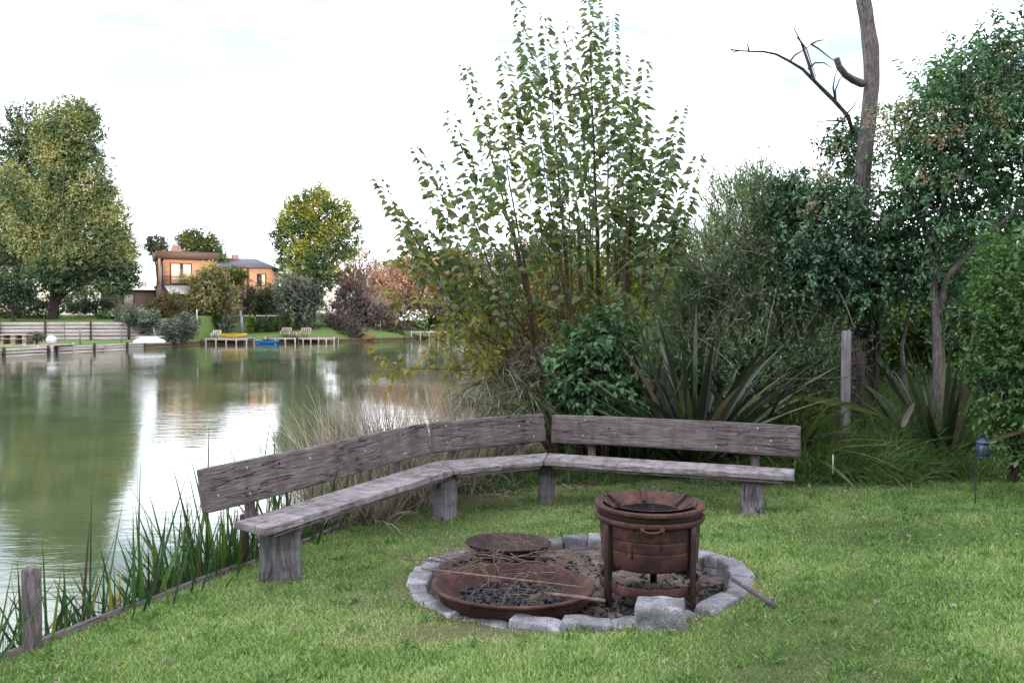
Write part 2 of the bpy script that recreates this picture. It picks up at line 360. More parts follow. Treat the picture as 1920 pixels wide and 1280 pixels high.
M['hedge'] = leafmat('hedge_leaf', (0.044, 0.108, 0.037), (0.089, 0.189, 0.057), (0.164, 0.292, 0.095), tr=.3, rough=.38, spec=.5)
M['back'] = leafmat('background_leaf', (0.059, 0.131, 0.059), (0.131, 0.25, 0.094), (0.293, 0.439, 0.146), tr=.3)
M['yel'] = leafmat('yellow_green_leaf', (.07, .12, .025), (.16, .21, .04), (.30, .33, .07), tr=.45)
M['brown'] = leafmat('brownish_leaf', (.10, .085, .04), (.17, .14, .07), (.28, .2, .10), tr=.35)
M['flax'] = leafmat('flax_blade', (0.028, 0.039, 0.025), (0.061, 0.073, 0.049), (0.094, 0.141, 0.061), tr=.12, rough=.4, spec=.5, tcol=(1.1, 1.1, .7), odd=(.22, .16, .12))
M['flaxg'] = leafmat('flax_green', (0.036, 0.06, 0.024), (0.084, 0.12, 0.042), (0.18, 0.204, 0.072), tr=.2, rough=.4, odd=(.3, .22, .13))
M['reed'] = leafmat('reed_blade', (0.02, 0.061, 0.024), (0.05, 0.116, 0.033), (0.132, 0.209, 0.044), tr=.25, rough=.4, spec=.5, odd=(.35, .26, .03))
M['deadreed'] = leafmat('dead_reed', (0.048, 0.028, 0.02), (0.096, 0.056, 0.04), (0.192, 0.128, 0.088), tr=.15)
M['dry'] = leafmat('dry_grass', (0.193, 0.161, 0.125), (0.4, 0.342, 0.276), (0.636, 0.574, 0.503), tr=.25, tcol=(1.1, 1, .8))
M['strap'] = leafmat('strap_leaf', (.03, .06, .02), (.08, .13, .045), (.17, .22, .10), tr=.25)
M['straw'] = leafmat('withered_strap', (.12, .09, .075), (.24, .19, .165), (.38, .32, .29), tr=.2)
M['lawn_blade'] = leafmat('lawn_blade', (0.063, 0.14, 0.035), (0.211, 0.345, 0.095), (0.504, 0.6, 0.31), tr=.3, tcol=(1.2, 1.3, .6), odd=(.40, .36, .18))
M['long'] = leafmat('long_grass', (0.054, 0.108, 0.036), (0.108, 0.186, 0.054), (0.216, 0.3, 0.108), tr=.25)
M['poplar'] = leafmat('poplar_leaf', (0.054, 0.102, 0.058), (0.122, 0.178, 0.095), (0.261, 0.296, 0.163), tr=.3)
M['poplar_d'] = leafmat('poplar_dark_leaf', (0.034, 0.06, 0.041), (0.06, 0.102, 0.066), (0.12, 0.168, 0.09), tr=.3)
M['poplar_g'] = leafmat('poplar_sunlit_leaf', (0.038, 0.084, 0.042), (0.093, 0.158, 0.06), (0.255, 0.284, 0.072), tr=.3)  # yellow end of the ramp stands in for low sun on the crown
M['cream'] = leafmat('cream_leaf', (0.132, 0.132, 0.061), (0.297, 0.281, 0.132), (0.506, 0.451, 0.253), tr=.25)
M['grey'] = leafmat('grey_green_leaf', (0.064, 0.079, 0.064), (0.129, 0.151, 0.122), (0.257, 0.264, 0.2), tr=.2)
M['pink'] = leafmat('pink_leaf', (0.126, 0.094, 0.077), (0.288, 0.2, 0.175), (0.483, 0.36, 0.306), tr=.3, tcol=(1.2, .9, .8))
M['mauve'] = leafmat('mauve_leaf', (0.069, 0.062, 0.05), (0.163, 0.131, 0.119), (0.288, 0.225, 0.2), tr=.25, tcol=(1.2, .9, .8))
M['white_l'] = leafmat('variegated_leaf', (.04, .065, .045), (.10, .14, .095), (.42, .45, .38), tr=.15)
M['fgreen'] = leafmat('far_green_leaf', (.02, .045, .02), (.05, .085, .03), (.11, .15, .045), tr=.25)
M['wood_far'] = nmat('pinkish_planks', [(.3, (.36, .29, .27)), (.5, (.5, .42, .40)), (.7, (.62, .54, .52))], scale=(.5, .5, 6), nscale=2, rough=.9, bump=.3, bdist=.02)
M['deck'] = nmat('deck_boards', [(.3, (.25, .19, .175)), (.7, (.55, .47, .45))], scale=(4, .6, 2), nscale=2, rough=.85, bump=0)
M['paint_w'] = nmat('white_paint', [(.3, (.6, .59, .6)), (.7, (.78, .77, .78))], nscale=2, rough=.6, bump=0)
M['blue'] = nmat('blue_hull', [(.3, (.01, .13, .38)), (.7, (.02, .2, .5))], nscale=2, rough=.3, bump=0, spec=.5)
M['bluet'] = nmat('dark_cockpit', [(.3, (.01, .02, .06)), (.7, (.03, .05, .12))], nscale=2, rough=.5, bump=0)
M['yhull'] = nmat('yellow_hull', [(.3, (.55, .38, .03)), (.7, (.7, .5, .06))], nscale=2, rough=.3, bump=0, spec=.5)
M['ohull'] = nmat('orange_hull', [(.3, (.3, .12, .06)), (.7, (.5, .22, .11))], nscale=2, rough=.5, bump=0)
M['chairw'] = nmat('pale_wood', [(.3, (.4, .29, .25)), (.7, (.6, .48, .43))], nscale=3, rough=.8, bump=0)
M['gutter'] = nmat('dark_metal', [(.3, (.03, .028, .035)), (.7, (.06, .055, .065))], nscale=2, rough=.6, bump=0)
M['fascia'] = nmat('roof_fascia', [(.3, (.06, .045, .045)), (.7, (.10, .075, .07))], nscale=2, rough=.7, bump=0)
M['slate'] = nmat('slate_roof', [(.3, (.045, .05, .085)), (.7, (.09, .095, .14))], scale=(1, 1, 5), nscale=2, rough=.6, bump=.3, bdist=.03)
M['curtain'] = nmat('curtain', [(.3, (.5, .42, .38)), (.7, (.75, .68, .6))], scale=(9, 9, .3), nscale=2, rough=.8, bump=0)
m, n, o = mat('window_glass'); p = N(n, 'ShaderNodeBsdfPrincipled', Roughness=.06); p.inputs['Base Color'].default_value = (.03, .035, .045, 1); p.inputs['Specular IOR Level'].default_value = .8; n.links.new(p.outputs[0], o.inputs['Surface']); M['glass'] = m
def brick(name, a, b, mort):
    m, n, o = mat(name); tc_ = N(n, 'ShaderNodeTexCoord'); mp_ = N(n, 'ShaderNodeMapping'); mp_.inputs['Rotation'].default_value = (R(90), 0, 0)
    n.links.new(tc_.outputs['Object'], mp_.inputs['Vector'])
    bt = N(n, 'ShaderNodeTexBrick', Scale=1.0); bt.inputs['Color1'].default_value = (*a, 1); bt.inputs['Color2'].default_value = (*b, 1); bt.inputs['Mortar'].default_value = (*mort, 1)
    bt.inputs['Brick Width'].default_value = .5; bt.inputs['Row Height'].default_value = .16; bt.inputs['Mortar Size'].default_value = .012
    n.links.new(mp_.outputs[0], bt.inputs['Vector']); p = N(n, 'ShaderNodeBsdfPrincipled', Roughness=.9); n.links.new(bt.outputs['Color'], p.inputs['Base Color']); n.links.new(p.outputs[0], o.inputs['Surface']); return m
M['brick'] = brick('sunlit_orange_brick', (.30, .175, .13), (.38, .235, .175), (.34, .28, .25))  # warm copy: low sun on the house walls is in the colour
M['brickp'] = brick('shade_purple_brick', (.17, .09, .085), (.22, .12, .11), (.22, .17, .16))  # darker copy: the unlit lower storey's shade is in the colour
M['tanwall'] = nmat('tan_boards', [(.3, (.22, .15, .10)), (.7, (.38, .27, .19))], scale=(6, 6, .4), nscale=2, rough=.9, bump=0)
# ground
def groundmat(name, grass, pale, dirt, sc_=1.0, bump=.5):
    m, n, o = mat(name); tc_ = N(n, 'ShaderNodeTexCoord')
    z = N(n, 'ShaderNodeTexNoise', Scale=1.1*sc_, Detail=8, Roughness=.65); n.links.new(tc_.outputs['Object'], z.inputs['Vector'])
    r = ramp(n, [(.3, grass), (.55, tuple(.5*(a+b) for a, b in zip(grass, pale))), (.72, pale), (.8, dirt)]); n.links.new(z.outputs['Fac'], r.inputs['Fac'])
    z2 = N(n, 'ShaderNodeTexNoise', Scale=60*sc_, Detail=4, Roughness=.7); n.links.new(tc_.outputs['Object'], z2.inputs['Vector'])
    mm = N(n, 'ShaderNodeMixRGB', blend_type='MULTIPLY'); mm.inputs['Fac'].default_value = .8
    r2 = ramp(n, [(.3, (.35, .35, .35)), (.7, (1.4, 1.4, 1.4))]); n.links.new(z2.outputs['Fac'], r2.inputs['Fac'])
    n.links.new(r.outputs['Color'], mm.inputs['Color1']); n.links.new(r2.outputs['Color'], mm.inputs['Color2'])
    p = N(n, 'ShaderNodeBsdfPrincipled', Roughness=.95); p.inputs['Specular IOR Level'].default_value = .1; n.links.new(mm.outputs['Color'], p.inputs['Base Color'])
    b = N(n, 'ShaderNodeBump', Strength=bump, Distance=.03); n.links.new(z2.outputs['Fac'], b.inputs['Height']); n.links.new(b.outputs[0], p.inputs['Normal'])
    n.links.new(p.outputs[0], o.inputs['Surface']); return m
M['lawn'] = groundmat('lawn_soil', (.09, .11, .04), (.14, .13, .075), (.17, .13, .095))
M['farlawn'] = groundmat('far_lawn', (.12, .19, .05), (.17, .23, .075), (.21, .23, .10), sc_=.3, bump=.3)
M['mud'] = nmat('mud', [(.3, (.035, .03, .022)), (.7, (.09, .075, .055))], nscale=1, rough=.95, bump=.5, bdist=.05)
m, n, o = mat('lake_water')
tc_ = N(n, 'ShaderNodeTexCoord'); mp_ = N(n, 'ShaderNodeMapping'); mp_.inputs['Scale'].default_value = (.8, 2.0, 1)
n.links.new(tc_.outputs['Object'], mp_.inputs['Vector'])
z = N(n, 'ShaderNodeTexNoise', Scale=2.1, Detail=5, Roughness=.55, Distortion=.4); n.links.new(mp_.outputs[0], z.inputs['Vector'])
z2 = N(n, 'ShaderNodeTexNoise', Scale=.12, Detail=2); n.links.new(tc_.outputs['Object'], z2.inputs['Vector'])
r2 = ramp(n, [(.42, (.22, .22, .22)), (.6, (1, 1, 1))]); n.links.new(z2.outputs['Fac'], r2.inputs['Fac'])
b = N(n, 'ShaderNodeBump', Distance=.008); n.links.new(z.outputs['Fac'], b.inputs['Height']); n.links.new(r2.outputs['Color'], b.inputs['Strength'])
z3 = N(n, 'ShaderNodeTexNoise', Scale=.5, Detail=4); n.links.new(tc_.outputs['Object'], z3.inputs['Vector'])
r3 = ramp(n, [(.35, (.058, .082, .036)), (.65, (.088, .112, .05))]); n.links.new(z3.outputs['Fac'], r3.inputs['Fac'])
p = N(n, 'ShaderNodeBsdfPrincipled', Roughness=.04, IOR=1.45); p.inputs['Specular IOR Level'].default_value = .8
n.links.new(r3.outputs['Color'], p.inputs['Base Color']); n.links.new(b.outputs[0], p.inputs['Normal']); n.links.new(p.outputs[0], o.inputs['Surface']); M['water'] = m

WZ = -0.75      # water level
# ------------------------------------------------------------------ terrain
near_shore = [(-3.9, -80), (-3.5, 0), (-3.0, 3.2), (-2.69, 4.2), (-2.38, 4.96), (-1.98, 5.83), (-1.5, 7.05), (-1.15, 7.9), (-.6, 9.2), (0, 11), (.3, 14), (.2, 22), (.5, 45), (-1, 80), (-2.5, 104), (-3, 125)]
NSX = np.array([p_[0] for p_ in near_shore]); NSY = np.array([p_[1] for p_ in near_shore])
def shore_x(y): return np.interp(y, NSY, NSX)
def smooth(t): t = np.clip(t, 0, 1); return t*t*(3-2*t)
PC = (0.445, 5.37); PRX, PRY = 1.15, 1.04
def ground_z(x, y):
    x = np.asarray(x, float); y = np.asarray(y, float)
    z = .03 + .03*np.clip(x, -3, 5) - .03*(np.clip(y, 3.5, 9) - 5.3)
    z = z + .35*smooth((y-9.5)/8)*smooth((x-2)/3)
    q = np.sqrt(((x-PC[0])/.98)**2 + ((y-PC[1])/.88)**2)
    return z - .17*smooth((1.13-q)/.09)
ys = np.unique(np.concatenate([np.linspace(-80, -5, 12), np.linspace(-5, 3, 18), np.arange(3, 10, .07), np.linspace(10, 20, 30), np.linspace(20, 125, 30)]))
xo = np.unique(np.concatenate([[0, .02], np.arange(.08, 7, .07), np.linspace(7, 14, 24), np.linspace(15, 60, 16), [100, 200, 600, 2500]]))
g = Geo(); V = []
for y in ys:
    sx = float(shore_x(y)); row = [(sx-.55, y, -2.4), (sx-.02, y, -.32 if y < 9 else -.6)]
    xx = sx + xo; zz = ground_z(xx, np.full_like(xx, y)); zz[0] -= .02
    if y >= 9: zz[:] = zz - .15*smooth((1.0-xo)/1.0)
    V += row + list(zip(xx, np.full_like(xx, y), zz))
nc = len(xo)+2
F = [(i*nc+j, i*nc+j+1, (i+1)*nc+j+1, (i+1)*nc+j) for i in range(len(ys)-1) for j in range(nc-1)]
g.add(V, F); lawn = g.build('lawn_ground', M['lawn'], smooth=True); tag(lawn, kind='structure')
# the land on the far side of the lake
far_shore = [(-40, -80), (-38, 20), (-36.5, 45), (-35.6, 55.6), (-35, 61), (-33.6, 72.7), (-32.6, 84), (-27, 88), (-21, 92), (-9, 105), (0, 109), (30, 118), (120, 125)]
offs = [0, .06, 2, 5, 9, 14, 22, 40, 90, 300, 2500]
def far_z(x, y):
    px = 960 + FOC*x/max(y, 1)
    base = -.18
    rise = 2.3*float(smooth((px-250)/100)) * float(smooth((y-88)/14)) * float(smooth((760-px)/150))
    return base + rise + (1.4*float(smooth((y-110)/20)))
g = Geo(); V = []
for (x, y) in far_shore:
    dx, dy = x-5, y-28
    if y < 60: dx, dy = -1, .12
    l_ = math.hypot(dx, dy); dx /= l_; dy /= l_
    for i, o_ in enumerate(offs):
        xx, yy = x+dx*o_, y+dy*o_
        V.append((xx, yy, -2.4 if i == 0 else (WZ+.45 if i == 1 else far_z(xx, yy))))
nc = len(offs)
F = [(i*nc+j, (i+1)*nc+j, (i+1)*nc+j+1, i*nc+j+1) for i in range(len(far_shore)-1) for j in range(nc-1)]
g.add(V, F); tag(g.build('far_bank_ground', M['farlawn'], smooth=True), kind='structure')
# upper terrace, held by a plank wall
T0 = P(-400, 603, 72); T1 = P(330, 603, 79)
g = Geo(); tb = [(-90, 76.0), (-75, 74.5), (-49, 76.5), (-38, 79.2), (-34, 84), (-33.6, 96), (-34, 140), (-160, 140), (-160, 76)]
def terr_z(x, y): return 1.55 + .85*float(smooth((y-77)/16))
rows = []
xs_ = np.linspace(-150, -33.5, 40)
def wall_y(x): return float(np.interp(x, [-150, -60, -49, -38, -33.5], [74, 75.2, 76.5, 79.2, 84]))
yo = [0, .01, 1, 3, 6, 10, 16, 25, 60, 150]
V = []
for x in xs_:
    for i, o_ in enumerate(yo):
        y = wall_y(x) + o_; V.append((x, y, -1.0 if i == 0 else terr_z(x, y)))
for i, o_ in enumerate(yo):
    y = 84+o_; V.append((-33.0, y, -1.0))
nc = len(yo)
F = [(i*nc+j, i*nc+j+1, (i+1)*nc+j+1, (i+1)*nc+j) for i in range(len(xs_)) for j in range(nc-1)]
F = [f[::-1] for f in F]
g.add(V, F); tag(g.build('upper_lawn', M['farlawn']), kind='structure')
g = Geo(); g.add([(-3000, -900, -2.38), (3000, -900, -2.38), (3000, 4000, -2.38), (-3000, 4000, -2.38)], [(0, 1, 2, 3)])
tag(g.build('lake_bed', M['mud']), kind='structure')
g = Geo(); g.add([(-60, -85, WZ), (30, -85, WZ), (30, 128, WZ), (-60, 128, WZ)], [(0, 1, 2, 3)])
tag(g.build('lake_water', M['water']), kind='structure')

# ------------------------------------------------------------------ lawn grass (one sheet of blades)
def lawn_mask(x, y):
    q = np.sqrt(((x-PC[0])/(PRX*.985))**2 + ((y-PC[1])/(PRY*.985))**2)
    back = np.interp(x, [-2, -1, -.3, .6, 1.5, 2.8, 6], [7.3, 8.0, 8.25, 8.7, 8.8, 8.8, 9.0])
    return (x > shore_x(y) + .02) & (q > 1.0) & (y < back + .25*np.sin(x*5)*.5)
n_ = 900000
d_ = 3.3 + (9.3-3.3)*rng.random(n_)**1.05
x_ = d_*(-.70+1.42*rng.random(n_))
keep = lawn_mask(x_, d_)
d_, x_ = d_[keep], x_[keep]
# thin patches
den = lump(np.stack([x_[::1], d_, np.zeros_like(x_)], 1)[:1], 0, 1)
def fastnoise(x, y, f, s):
    r_ = np.random.default_rng(s); v = np.zeros_like(x)
    for k in range(14):
        a = r_.random()*6.283; ff = f*(.5+1.5*r_.random()); v += np.sin(ff*(x*math.cos(a)+y*math.sin(a))+r_.random()*6.28)
    return v/14**.5
n1 = fastnoise(x_, d_, 2.2, 3); n2 = fastnoise(x_, d_, 9, 5)
bare = np.exp(-(((x_+.45)/.55)**2 + ((d_-7.9)/.45)**2)*1.2)*1.5 + np.exp(-(((x_+.35)/.6)**2 + ((d_-4.35)/.2)**2))*.8 + np.exp(-(((x_+.95)/.3)**2 + ((d_-4.9)/.3)**2))*.5 + np.exp(-(((x_-1.4)/.5)**2 + ((d_-6.9)/.15)**2))*.5
q = np.sqrt(((x_-PC[0])/PRX)**2 + ((d_-PC[1])/PRY)**2)
bare = bare + .5*np.exp(-((q-1.03)/.06)**2)
keep = rng.random(len(x_)) > np.clip(bare + .18*n2 + .12*n1, 0.0, .93)
x_, d_, n1, n2, bare = x_[keep], d_[keep], n1[keep], n2[keep], bare[keep]
z_ = ground_z(x_, d_)
pos = np.stack([x_, d_, z_-.004], 1)
dr = rng.normal(size=(len(x_), 3))*.55; dr[:, 2] = .75
ln = (.013+.030*rng.random(len(x_))**1.4)*(1+.25*n1)*(1-.4*np.clip(bare, 0, 1))
tint = .56 + .15*n1 + .08*n2 - .05*np.clip(x_-.3, 0, 4) + .35*np.clip(bare, 0, 1) + rng.normal(size=len(x_))*.15
g = Geo(); leaves(g, pos, dr, rng.normal(size=(len(x_), 3)), ln, .22*(1), 't', 0, tint)
nw = 420; yw = rng.uniform(3.5, 8.6, nw); xw = yw*rng.uniform(-.66, .68, nw); kw_ = lawn_mask(xw, yw); xw, yw = np.repeat(xw[kw_], 34), np.repeat(yw[kw_], 34)
xw = xw + rng.normal(size=len(xw))*.035; yw = yw + rng.normal(size=len(xw))*.035; kw_ = lawn_mask(xw, yw); xw, yw = xw[kw_], yw[kw_]
dw = rng.normal(size=(len(xw), 3))*.8; dw[:, 2] = .8
leaves(g, np.stack([xw, yw, ground_z(xw, yw)], 1), dw, rng.normal(size=(len(xw), 3)), .03+.03*rng.random(len(xw)), .22, 'q', 0, .22+.2*rng.random(len(xw)))
tag(g.build('lawn_grass', M['lawn_blade']), 'short bright green mown grass with paler worn patches', 'grass', kind='stuff')

# ------------------------------------------------------------------ bench
bench = thing('corner_bench', 'long angled bench of weathered grey timber bending round the fire pit', 'bench', (.35, 7.6, 0))
def frame_obj(name, mtx, geo, mats, root, smooth=False):
    o = geo.build(name, mats, smooth=smooth); o.parent = root
    o.matrix_local = Matrix.Translation(-Vector(root.location)) @ mtx
    return o
def quadboard(name, fl, fr_, rr, rl, z0, z1, m, root, seed, nx=40, lean=0.0):
    fl, fr_, rr, rl = [Vector((a[0], a[1], 0)) for a in (fl, fr_, rr, rl)]
    ax = (fr_-fl).normalized(); ay = Vector((-ax.y, ax.x, 0)); org = (fl+fr_+rr+rl)/4
    mtx = Matrix(((ax.x, ay.x, 0, org.x), (ax.y, ay.y, 0, org.y), (0, 0, 1, (z0+z1)/2), (0, 0, 0, 1)))
    inv = mtx.inverted(); H = z1-z0
    cs = [inv @ Vector((c.x, c.y, (z0+z1)/2)) for c in (fl, fr_, rr, rl)]
    def warp(p):
        s, t = p.x+.5, p.y+.5
        q_ = (cs[0]*(1-s)+cs[1]*s)*(1-t) + (cs[3]*(1-s)+cs[2]*s)*t
        q_ = q_ + Vector((0, lean*(p.z), p.z))
        w_ = Vector((q_.x*1.3+seed*9, q_.y*14, q_.z*14))
        q_ += Vector((noise.noise(w_)*.006, noise.noise(w_+Vector((9, 9, 0)))*.006, noise.noise(w_+Vector((0, 5, 9)))*.0045))
        return q_
    g = Geo(); block(g, 1, 1, H, nx, 8, 3, amp=0, bev=.0, warp=warp)
    o = frame_obj(name, mtx, g, m, root)
    bv = o.modifiers.new('b', 'BEVEL'); bv.width = .006; bv.segments = 2; bv.limit_method = 'ANGLE'; bv.angle_limit = R(50)
    return o, mtx
ST = .43; TH = .052
s1 = [(-1.585, 5.11), (-.53, 7.13), (-.72, 7.60), (-1.85, 5.30)]
s2 = [(-.522, 7.135), (.300, 7.60), (.365, 8.05), (-.712, 7.60)]
s3 = [(.308, 7.605), (2.43, 6.86), (2.55, 7.19), (.373, 8.052)]
for i, q_ in enumerate((s1, s2, s3)):
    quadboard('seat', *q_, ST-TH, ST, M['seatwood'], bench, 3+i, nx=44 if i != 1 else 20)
    # lower lath below each seat plank
    c = sum((Vector((*p_, 0)) for p_ in q_), Vector())/4
    qq = [tuple((Vector((*p_, 0))*(.93) + c*.07)[:2]) for p_ in q_]
    quadboard('under_lath', *qq, ST-TH-.028, ST-TH-.001, M['wood'], bench, 13+i, nx=20)
b1 = [(-2.03, 5.19), (-.80, 7.50)]; b2 = [(-.775, 7.60), (.335, 8.30)]; b3 = [(.415, 8.26), (2.675, 7.38)]
for i, (a, b_) in enumerate((b1, b2, b3)):
    a, b_ = Vector((*a, 0)), Vector((*b_, 0)); ax = (b_-a).normalized(); nn = Vector((-ax.y, ax.x, 0))
    L = (b_-a).length; th = .06
    # local frame: x along, y up, z out of the board
    rec = R(9); up = Vector((0, 0, 1))*math.cos(rec) + nn*math.sin(rec); zz = ax.cross(up)
    ctr = (a+b_)/2 + Vector((0, 0, .655 if i == 0 else .65)) + nn*.0
    tilt = .0
    mtx = Matrix(((ax.x, up.x, zz.x, ctr.x), (ax.y, up.y, zz.y, ctr.y), (ax.z, up.z, zz.z, ctr.z), (0, 0, 0, 1)))
    g = Geo()
    def wv(p, s=i): return Vector((p.x, p.y + .006*math.sin(p.x*2.3+s) , p.z))
    block(g, L, .295, th, 46, 10, 3, amp=.006, seed=i+1, bev=.004, warp=wv, fr=(1.5, 9, 9))
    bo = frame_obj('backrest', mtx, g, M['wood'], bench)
    bv = bo.modifiers.new('b', 'BEVEL'); bv.width = .008; bv.segments = 2; bv.limit_method = 'ANGLE'; bv.angle_limit = R(50)
    spots = {0: [(-.93, .09), (-.93, -.09), (-.62, .07), (-.3, .06), (.35, .02), (.9, .09), (.9, -.08), (-1.2, -.05)],
             1: [(-.5, .1), (-.5, -.06), (.48, .07), (.5, -.08), (.33, .04)],
             2: [(-.85, .1), (-.87, -.06), (.42, .08), (.83, .1), (.82, -.09), (-.6, .03), (.95, -.01), (.45, -.09)]}[i]
    for j, (bx, by) in enumerate(spots):
        g = Geo(); rr_ = .011 if j % 3 != 2 else .009
        Mx = Matrix.Translation((bx, by, th/2+.003))
        V = []; lat = [(0, .006), (.6, .005), (1, 0), (1, -.01)]
        for r_, h_ in lat[1:]:
            for k in range(10): V.append((bx+rr_*r_*math.cos(k*.628), by+rr_*r_*math.sin(k*.628), th/2+.002+h_))
        F = [tuple(range(10))] + [(a_*10+k, a_*10+(k+1) % 10, (a_+1)*10+(k+1) % 10, (a_+1)*10+k) for a_ in range(2) for k in range(10)]
        g.add(V, F)
        o = g.build('bolt', M['bolt'] if j % 3 != 2 else M['hole']); o.parent = bo
    # posts behind the board
    for k, t in enumerate((.17, .83) if i != 1 else (.2, .8)):
        p0 = a + (b_-a)*t + nn*(.075); g = Geo(); seed = i*3+k
        block(g, .42, .075, .05, 14, 3, 3, amp=.006, seed=seed+20, fr=(3, 9, 9))
        rc = up
        ctr2 = p0 + Vector((0, 0, .53)) + nn*(-.045)
        m2 = Matrix(((rc.x, ax.x, nn.x, ctr2.x), (rc.y, ax.y, nn.y, ctr2.y), (rc.z, ax.z, nn.z, ctr2.z), (0, 0, 0, 1)))
        frame_obj('back_post', m2, g, M['wood'], bench)
# legs: x axis of the block stands upright
def leg(cx, cy, w_, t_, ang, seed):
    zb = float(ground_z(cx, cy))-.12; zt = ST-TH-.03; L = zt-zb
    g = Geo(); block(g, L, w_, t_, 16, 8, 6, amp=.012, seed=seed, bev=.008, fr=(2, 11, 11))
    ca, sa = math.cos(ang), math.sin(ang)
    m2 = Matrix(((0, ca, -sa, cx), (0, sa, ca, cy), (1, 0, 0, (zt+zb)/2), (0, 0, 0, 1)))
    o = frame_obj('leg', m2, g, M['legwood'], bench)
    bv = o.modifiers.new('b', 'BEVEL'); bv.width = .01; bv.segments = 2; bv.limit_method = 'ANGLE'; bv.angle_limit = R(50)
    return o
leg(-1.60, 5.49, .28, .12, R(2), 41)
leg(-.615, 7.28, .20, .15, R(42), 42)
leg(.34, 7.82, .152, .13, R(5), 43)
leg(2.14, 7.1, .185, .13, R(-14), 44)

# edging boards along the lake side of the lawn
edge = thing('lawn_edging', 'low dark plank edging between mown lawn and reeds', 'edging', (-2.2, 5.4, 0))
ep = [(-2.98, 3.3), (-2.69, 4.2), (-2.38, 4.96), (-1.98, 5.83), (-1.5, 7.05), (-1.15, 7.9)]
for i in range(len(ep)-1):
    a, b_ = Vector((*ep[i], 0)), Vector((*ep[i+1], 0)); ax = (b_-a).normalized(); nn = Vector((-ax.y, ax.x, 0)); L = (b_-a).length-.004
    za, zb = float(ground_z(a.x, a.y)), float(ground_z(b_.x, b_.y))
    ctr = (a+b_)/2; ctr.z = (za+zb)/2-.10
    axx = Vector((ax.x, ax.y, (zb-za)/L)).normalized(); up = Vector((0, 0, 1))
    g = Geo(); block(g, L, .27, .06, 16, 4, 2, amp=.014, seed=60+i, fr=(2, 9, 9))
    m2 = Matrix(((axx.x, up.x, nn.x, ctr.x), (axx.y, up.y, nn.y, ctr.y), (axx.z, up.z, nn.z, ctr.z), (0, 0, 0, 1)))
    frame_obj('plank', m2, g, M['edgewood'], edge)

# ------------------------------------------------------------------ fire pit
pit = thing('fire_pit', 'round ring of rough grey granite blocks set in the lawn', 'fire pit', (PC[0], PC[1], 0))
an = 0.0; k = 0; angs = []
while an < 360-7:
    st = 14.5+random.uniform(-4.5, 5.0); angs.append((an, st)); an += st
sc_f = 360/an
for k, (a0, st) in enumerate(angs):
    a0 *= sc_f; st *= sc_f
    am = R(a0+st/2)
    half = R(st/2)*random.uniform(.93, .975)
    hgt = random.uniform(.095, .115)
    wid = random.uniform(.12, .165)
    cx, cy = PC[0]+(PRX-wid/2)*math.cos(am), PC[1]+(PRY-wid/2)*math.sin(am)
    z0 = float(ground_z(PC[0]+PRX*math.cos(am), PC[1]+PRY*math.sin(am)))
    g = Geo(); tl = 2*half*PRX*.99
    rr = Matrix.Rotation(am + random.uniform(-.06, .06), 4, 'Z') @ Matrix.Rotation(random.uniform(-.07, .07), 4, 'Y') @ Matrix.Rotation(random.uniform(-.05, .05), 4, 'X')
    mtx = Matrix.Translation((cx, cy, z0+hgt/2-.112+random.uniform(-.012, .016))) @ rr
    def wp(p, w0=wid):   # wedge: narrower inward
        return Vector((p.x, p.y*(1+.10*p.x/w0), p.z))
    block(g, wid, tl, hgt+.05, 7, 9, 5, amp=.017, seed=100+k, bev=.003, warp=wp, fr=(6, 8, 8))
    if 278 < a0+st/2 < 304: mtx = Matrix.Translation((0, .02, -.03)) @ mtx
    o = g.build('stone', M['granite'], smooth=False); bv = o.modifiers.new('b', 'BEVEL'); bv.width = .006; bv.segments = 1; bv.limit_method = 'ANGLE'; bv.angle_limit = R(60); o.parent = pit; o.matrix_local = Matrix.Translation(-Vector(pit.location)) @ mtx
# ash floor
g = Geo(); V = [(PC[0], PC[1], -.045)]; rings = 14; sg = 72
for i in range(1, rings+1):
    for k in range(sg):
        a = 2*math.pi*k/sg; r = i/rings
        x, y = PC[0]+1.04*r*math.cos(a), PC[1]+.93*r*math.sin(a)
        V.append((x, y, -.035+.028*noise.noise(Vector((x*5, y*5, 3)))+.015*noise.noise(Vector((x*17, y*17, 3)))))
F = [(0, 1+k, 1+(k+1) % sg) for k in range(sg)] + [(1+(i*sg)+k, 1+((i+1)*sg)+k, 1+((i+1)*sg)+(k+1) % sg, 1+(i*sg)+(k+1) % sg) for i in range(rings-1) for k in range(sg)]
g.add(V, F); tag(g.build('ash_bed', M['ash'], smooth=True), 'pale ash and burnt soil covering the floor of the fire pit', 'ash', kind='stuff')
# loose chips on the ash
def chips(g, cx, cy, rx, ry, z, n, smin, smax, zf=None, m=0):
    for i in range(n):
        a = random.random()*6.283; r = math.sqrt(random.random()); s = random.uniform(smin, smax)
        x, y = cx+rx*r*math.cos(a), cy+ry*r*math.sin(a); zz = z if zf is None else zf(x, y)
        mt = Matrix.Translation((x, y, zz+s*.2)) @ Matrix.Rotation(random.random()*6.28, 4, 'Z') @ Matrix.Rotation(random.uniform(-.8, .8), 4, 'Y')
        block(g, s*1.5, s*.8, s*.6, 2, 1, 1, amp=s*.5, seed=i, bev=s*.1, mat=mt, m=m, fr=(30, 30, 30))
g = Geo(); chips(g, PC[0]+.2, PC[1], .85, .72, -.03, 420, .008, .028)
chips(g, 1.25, 5.0, .3, .35, -.02, 240, .01, .03)
chips(g, .8, 4.85, .6, .28, -.02, 240, .01, .03)
tag(g.build('charcoal_crumbs', M['char']), 'black charcoal crumbs and burnt chips scattered over the ash', 'charcoal', kind='stuff')
